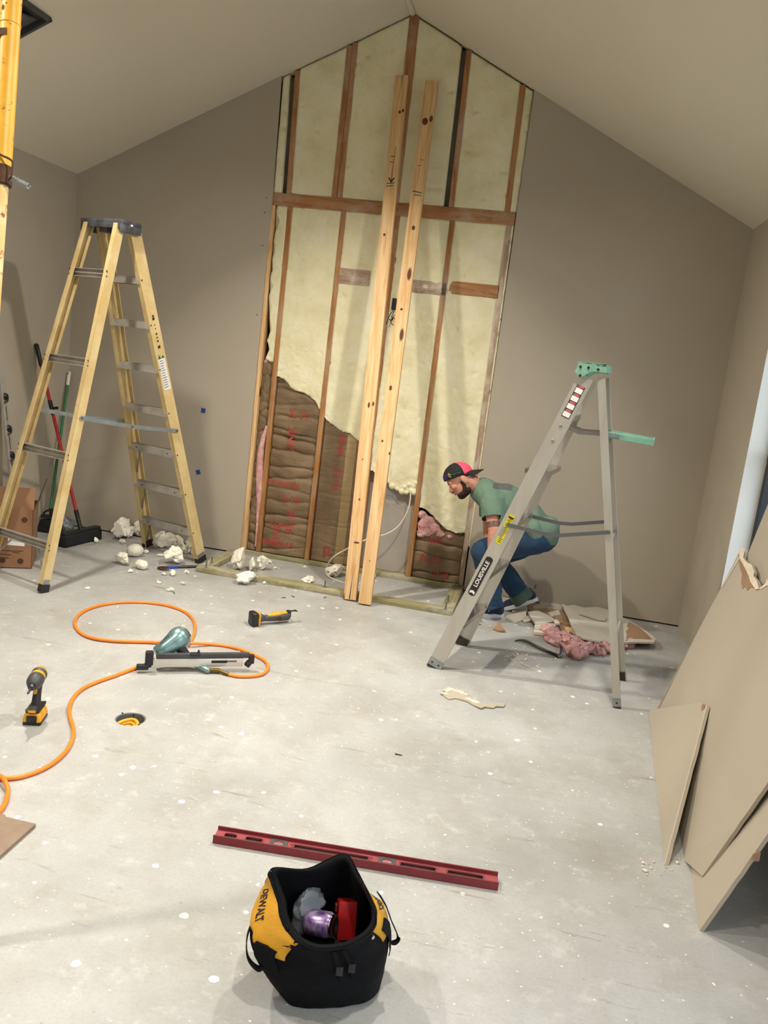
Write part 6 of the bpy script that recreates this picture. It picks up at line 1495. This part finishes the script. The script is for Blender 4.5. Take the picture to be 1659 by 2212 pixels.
# faded back print (follows the shirt surface)
from mathutils.bvhtree import BVHTree
bvh = BVHTree.FromPolygons([v.co.copy() for v in me.vertices], [tuple(p.vertices) for p in me.polygons])
def decal(name, pxs, y0, mat, n=10, off=.004):
    bm = B(); g = []
    for j in range(n+1):
        row = []
        for i in range(n+1):
            a = V((*pxs[0], 0)).lerp(V((*pxs[1], 0)), i/n); b = V((*pxs[3], 0)).lerp(V((*pxs[2], 0)), i/n); q = a.lerp(b, j/n)
            o_ = CAM; d_ = (W(q.x, q.y, y0)-CAM).normalized(); h = bvh.ray_cast(o_, d_); row.append(bm.verts.new(h[0]+h[1]*off*(1 if h[1].dot(d_) < 0 else -1)) if h[0] else None)
        g.append(row)
    for a, b in zip(g, g[1:]):
        for i in range(n):
            q = (a[i], a[i+1], b[i+1], b[i])
            if all(q) and max((x.co-y.co).length for x in q for y in q) < .05: bm.faces.new(q)
    for v in [v for v in bm.verts if not v.link_faces]: bm.verts.remove(v)
    if bm.faces: obj(name, bm, mat, sh_o, smooth=True)
decal('faded_print', [(1066, 1044), (1108, 1047), (1104, 1060), (1064, 1055)], YB, 'gprint')
# jeans
bm = B()
for c, r in ((pel+V((.02, 0, -.02)), (.118, .155, .105)),): ell(bm, c, r, Matrix.Rotation(.5, 3, 'Y'), 3)
for h_, k_, a_, e_ in ((hipL, knL, anL, 1.06), (hipR, knR, anR, .97)):
    m1 = h_.lerp(k_, .45); m2 = k_.lerp(a_, .4); en = k_.lerp(a_, e_)
    limb(bm, [h_, m1, k_, m2+V((.012, 0, 0)), en], [.100, .096, .075, .074, .070], 20)
me = remesh(bm, .008, 4, .6)
bm = B(); bm.from_mesh(me)
for k_, a_, e_ in ((knL, anL, 1.06), (knR, anR, .97)):
    d_ = (a_-k_).normalized(); c_ = k_.lerp(a_, e_); cut(bm, c_, d_, lambda q: (q-c_).dot(d_) > -.02 and (q-c_).length < .15)
for v in bm.verts:
    q = v.co; low = max(0, .38-q.z)/.38
    v.co += V((noise.noise(q*14), noise.noise(q*14+V((5, 0, 0))), 0))*.009+V((noise.noise(V((0, q.y*4, q.z*42))), noise.noise(V((q.x*4, 0, q.z*40))), 0))*.008*low
me = bpy.data.meshes.new('s'); bmesh.ops.recalc_face_normals(bm, faces=bm.faces); bm.to_mesh(me); bm.free()
jo = obj('jeans', me, 'jeans', man, smooth=True); so = jo.modifiers.new('cloth', 'SOLIDIFY'); so.thickness = .004; so.offset = 0
d_ = (anR-knR).normalized(); bm = B(); tube(bm, [knR.lerp(anR, .86), knR.lerp(anR, .88), knR.lerp(anR, 1.06), knR.lerp(anR, 1.08)], [.07, .079, .081, .074], 24, caps=False); ob = obj('rolled_cuff', bm, 'cuff', man, smooth=True); so = ob.modifiers.new('cloth', 'SOLIDIFY'); so.thickness = .004
# shoes
def shoe(name, heel, fwd, up_, L_=.30, toe_bend=0.0):
    fwd = V(fwd).normalized(); up_ = V(up_); up_ = (up_-fwd*up_.dot(fwd)).normalized(); sd = fwd.cross(up_); R3 = Matrix((fwd, sd, up_)).transposed()
    def q(f, s_, u): 
        b_ = max(0, f-.2)/.1; return heel+fwd*f+sd*s_+up_*(u+b_*b_*toe_bend)
    def outline(k, z, n=28):
        r = []
        for i in range(n):
            a = 2*pi*i/n; f = L_/2+cos(a)*L_/2; wd = (.034+.018*max(0, min(1, (f-.06)/.14)))*(1 if f < L_*.75 else 1)*abs(sin(a))**.75*(1 if sin(a) > 0 else -1); r.append(q(L_/2+cos(a)*L_/2*k, wd*k, z))
        return r
    root = None
    bm = B(); ra = [bm.verts.new(p) for p in outline(1.0, .0)]; rb = [bm.verts.new(p) for p in outline(1.03, .012)]; rc = [bm.verts.new(p) for p in outline(1.0, .026)]
    for a, b in ((ra, rb), (rb, rc)):
        for i in range(28): bm.faces.new((a[i], a[(i+1) % 28], b[(i+1) % 28], b[i]))
    bm.faces.new(ra[::-1]); bm.faces.new(rc)
    up_o = None
    bm2 = B()
    for f, s_, u, r_ in ((.045, 0, .05, (.042, .033, .045)), (.06, 0, .085, (.042, .032, .03)), (.12, 0, .05, (.06, .036, .042)), (.19, 0, .035, (.07, .043, .032)), (.245, 0, .03, (.048, .043, .022))): ell(bm2, q(f, s_, u), r_, R3, 3)
    me = remesh(bm2, .005, 2)
    up_o = obj(name, me, 'shoe', man, smooth=True)
    obj('sole', bm, 'sole', up_o, smooth=True, angle=50)
    for k in range(4):
        bm = B(); f = .10+k*.025; tube(bm, crom([q(f, -.03, .055), q(f+.008, 0, .098-k*.013), q(f, .03, .055)], 5), .003, 6); obj('lace', bm, 'label', up_o, smooth=True)
    bm = B(); tube(bm, crom([q(.11, -.02, .09), q(.12, -.05, .08), q(.13, -.055, .05)], 5), .003, 6); tube(bm, crom([q(.11, .02, .09), q(.12, .05, .08), q(.13, .055, .05)], 5), .003, 6); obj('lace_bow', bm, 'label', up_o, smooth=True)
    bm = B(); tube(bm, crom([q(.0, -.008, .09), q(-.018, 0, .115), q(.0, .008, .09)], 4), .003, 6); obj('heel_tab', bm, 'shoe', up_o, smooth=True)
hL = F(1087, 1336, .001); fL = F(1000, 1330, .001)-hL; fL.z = 0
shoe('shoe', hL+V((0, .03, 0)), fL, (0, 0, 1))
tR = F(1086, 1321, .002); yR = tR.y
tR = V((tR.x, YB+.19, .012)); px_h = J(1163, 1297, YB+.19)
hh_ = px_h; tt_ = J(1087, 1318, YB+.19)
shoe('shoe', hh_, tt_-hh_, (0, 0, 1), L_=(tt_-hh_).length+.02, toe_bend=.012)
# dark tattoo band on the near arm
a, b = shL.lerp(elL, .70), shL.lerp(elL, .88); bm = B(); tube(bm, [a, b], [.0485, .0455], 24, caps=False); obj('arm_tattoo', bm, 'tattoo', man, smooth=True)
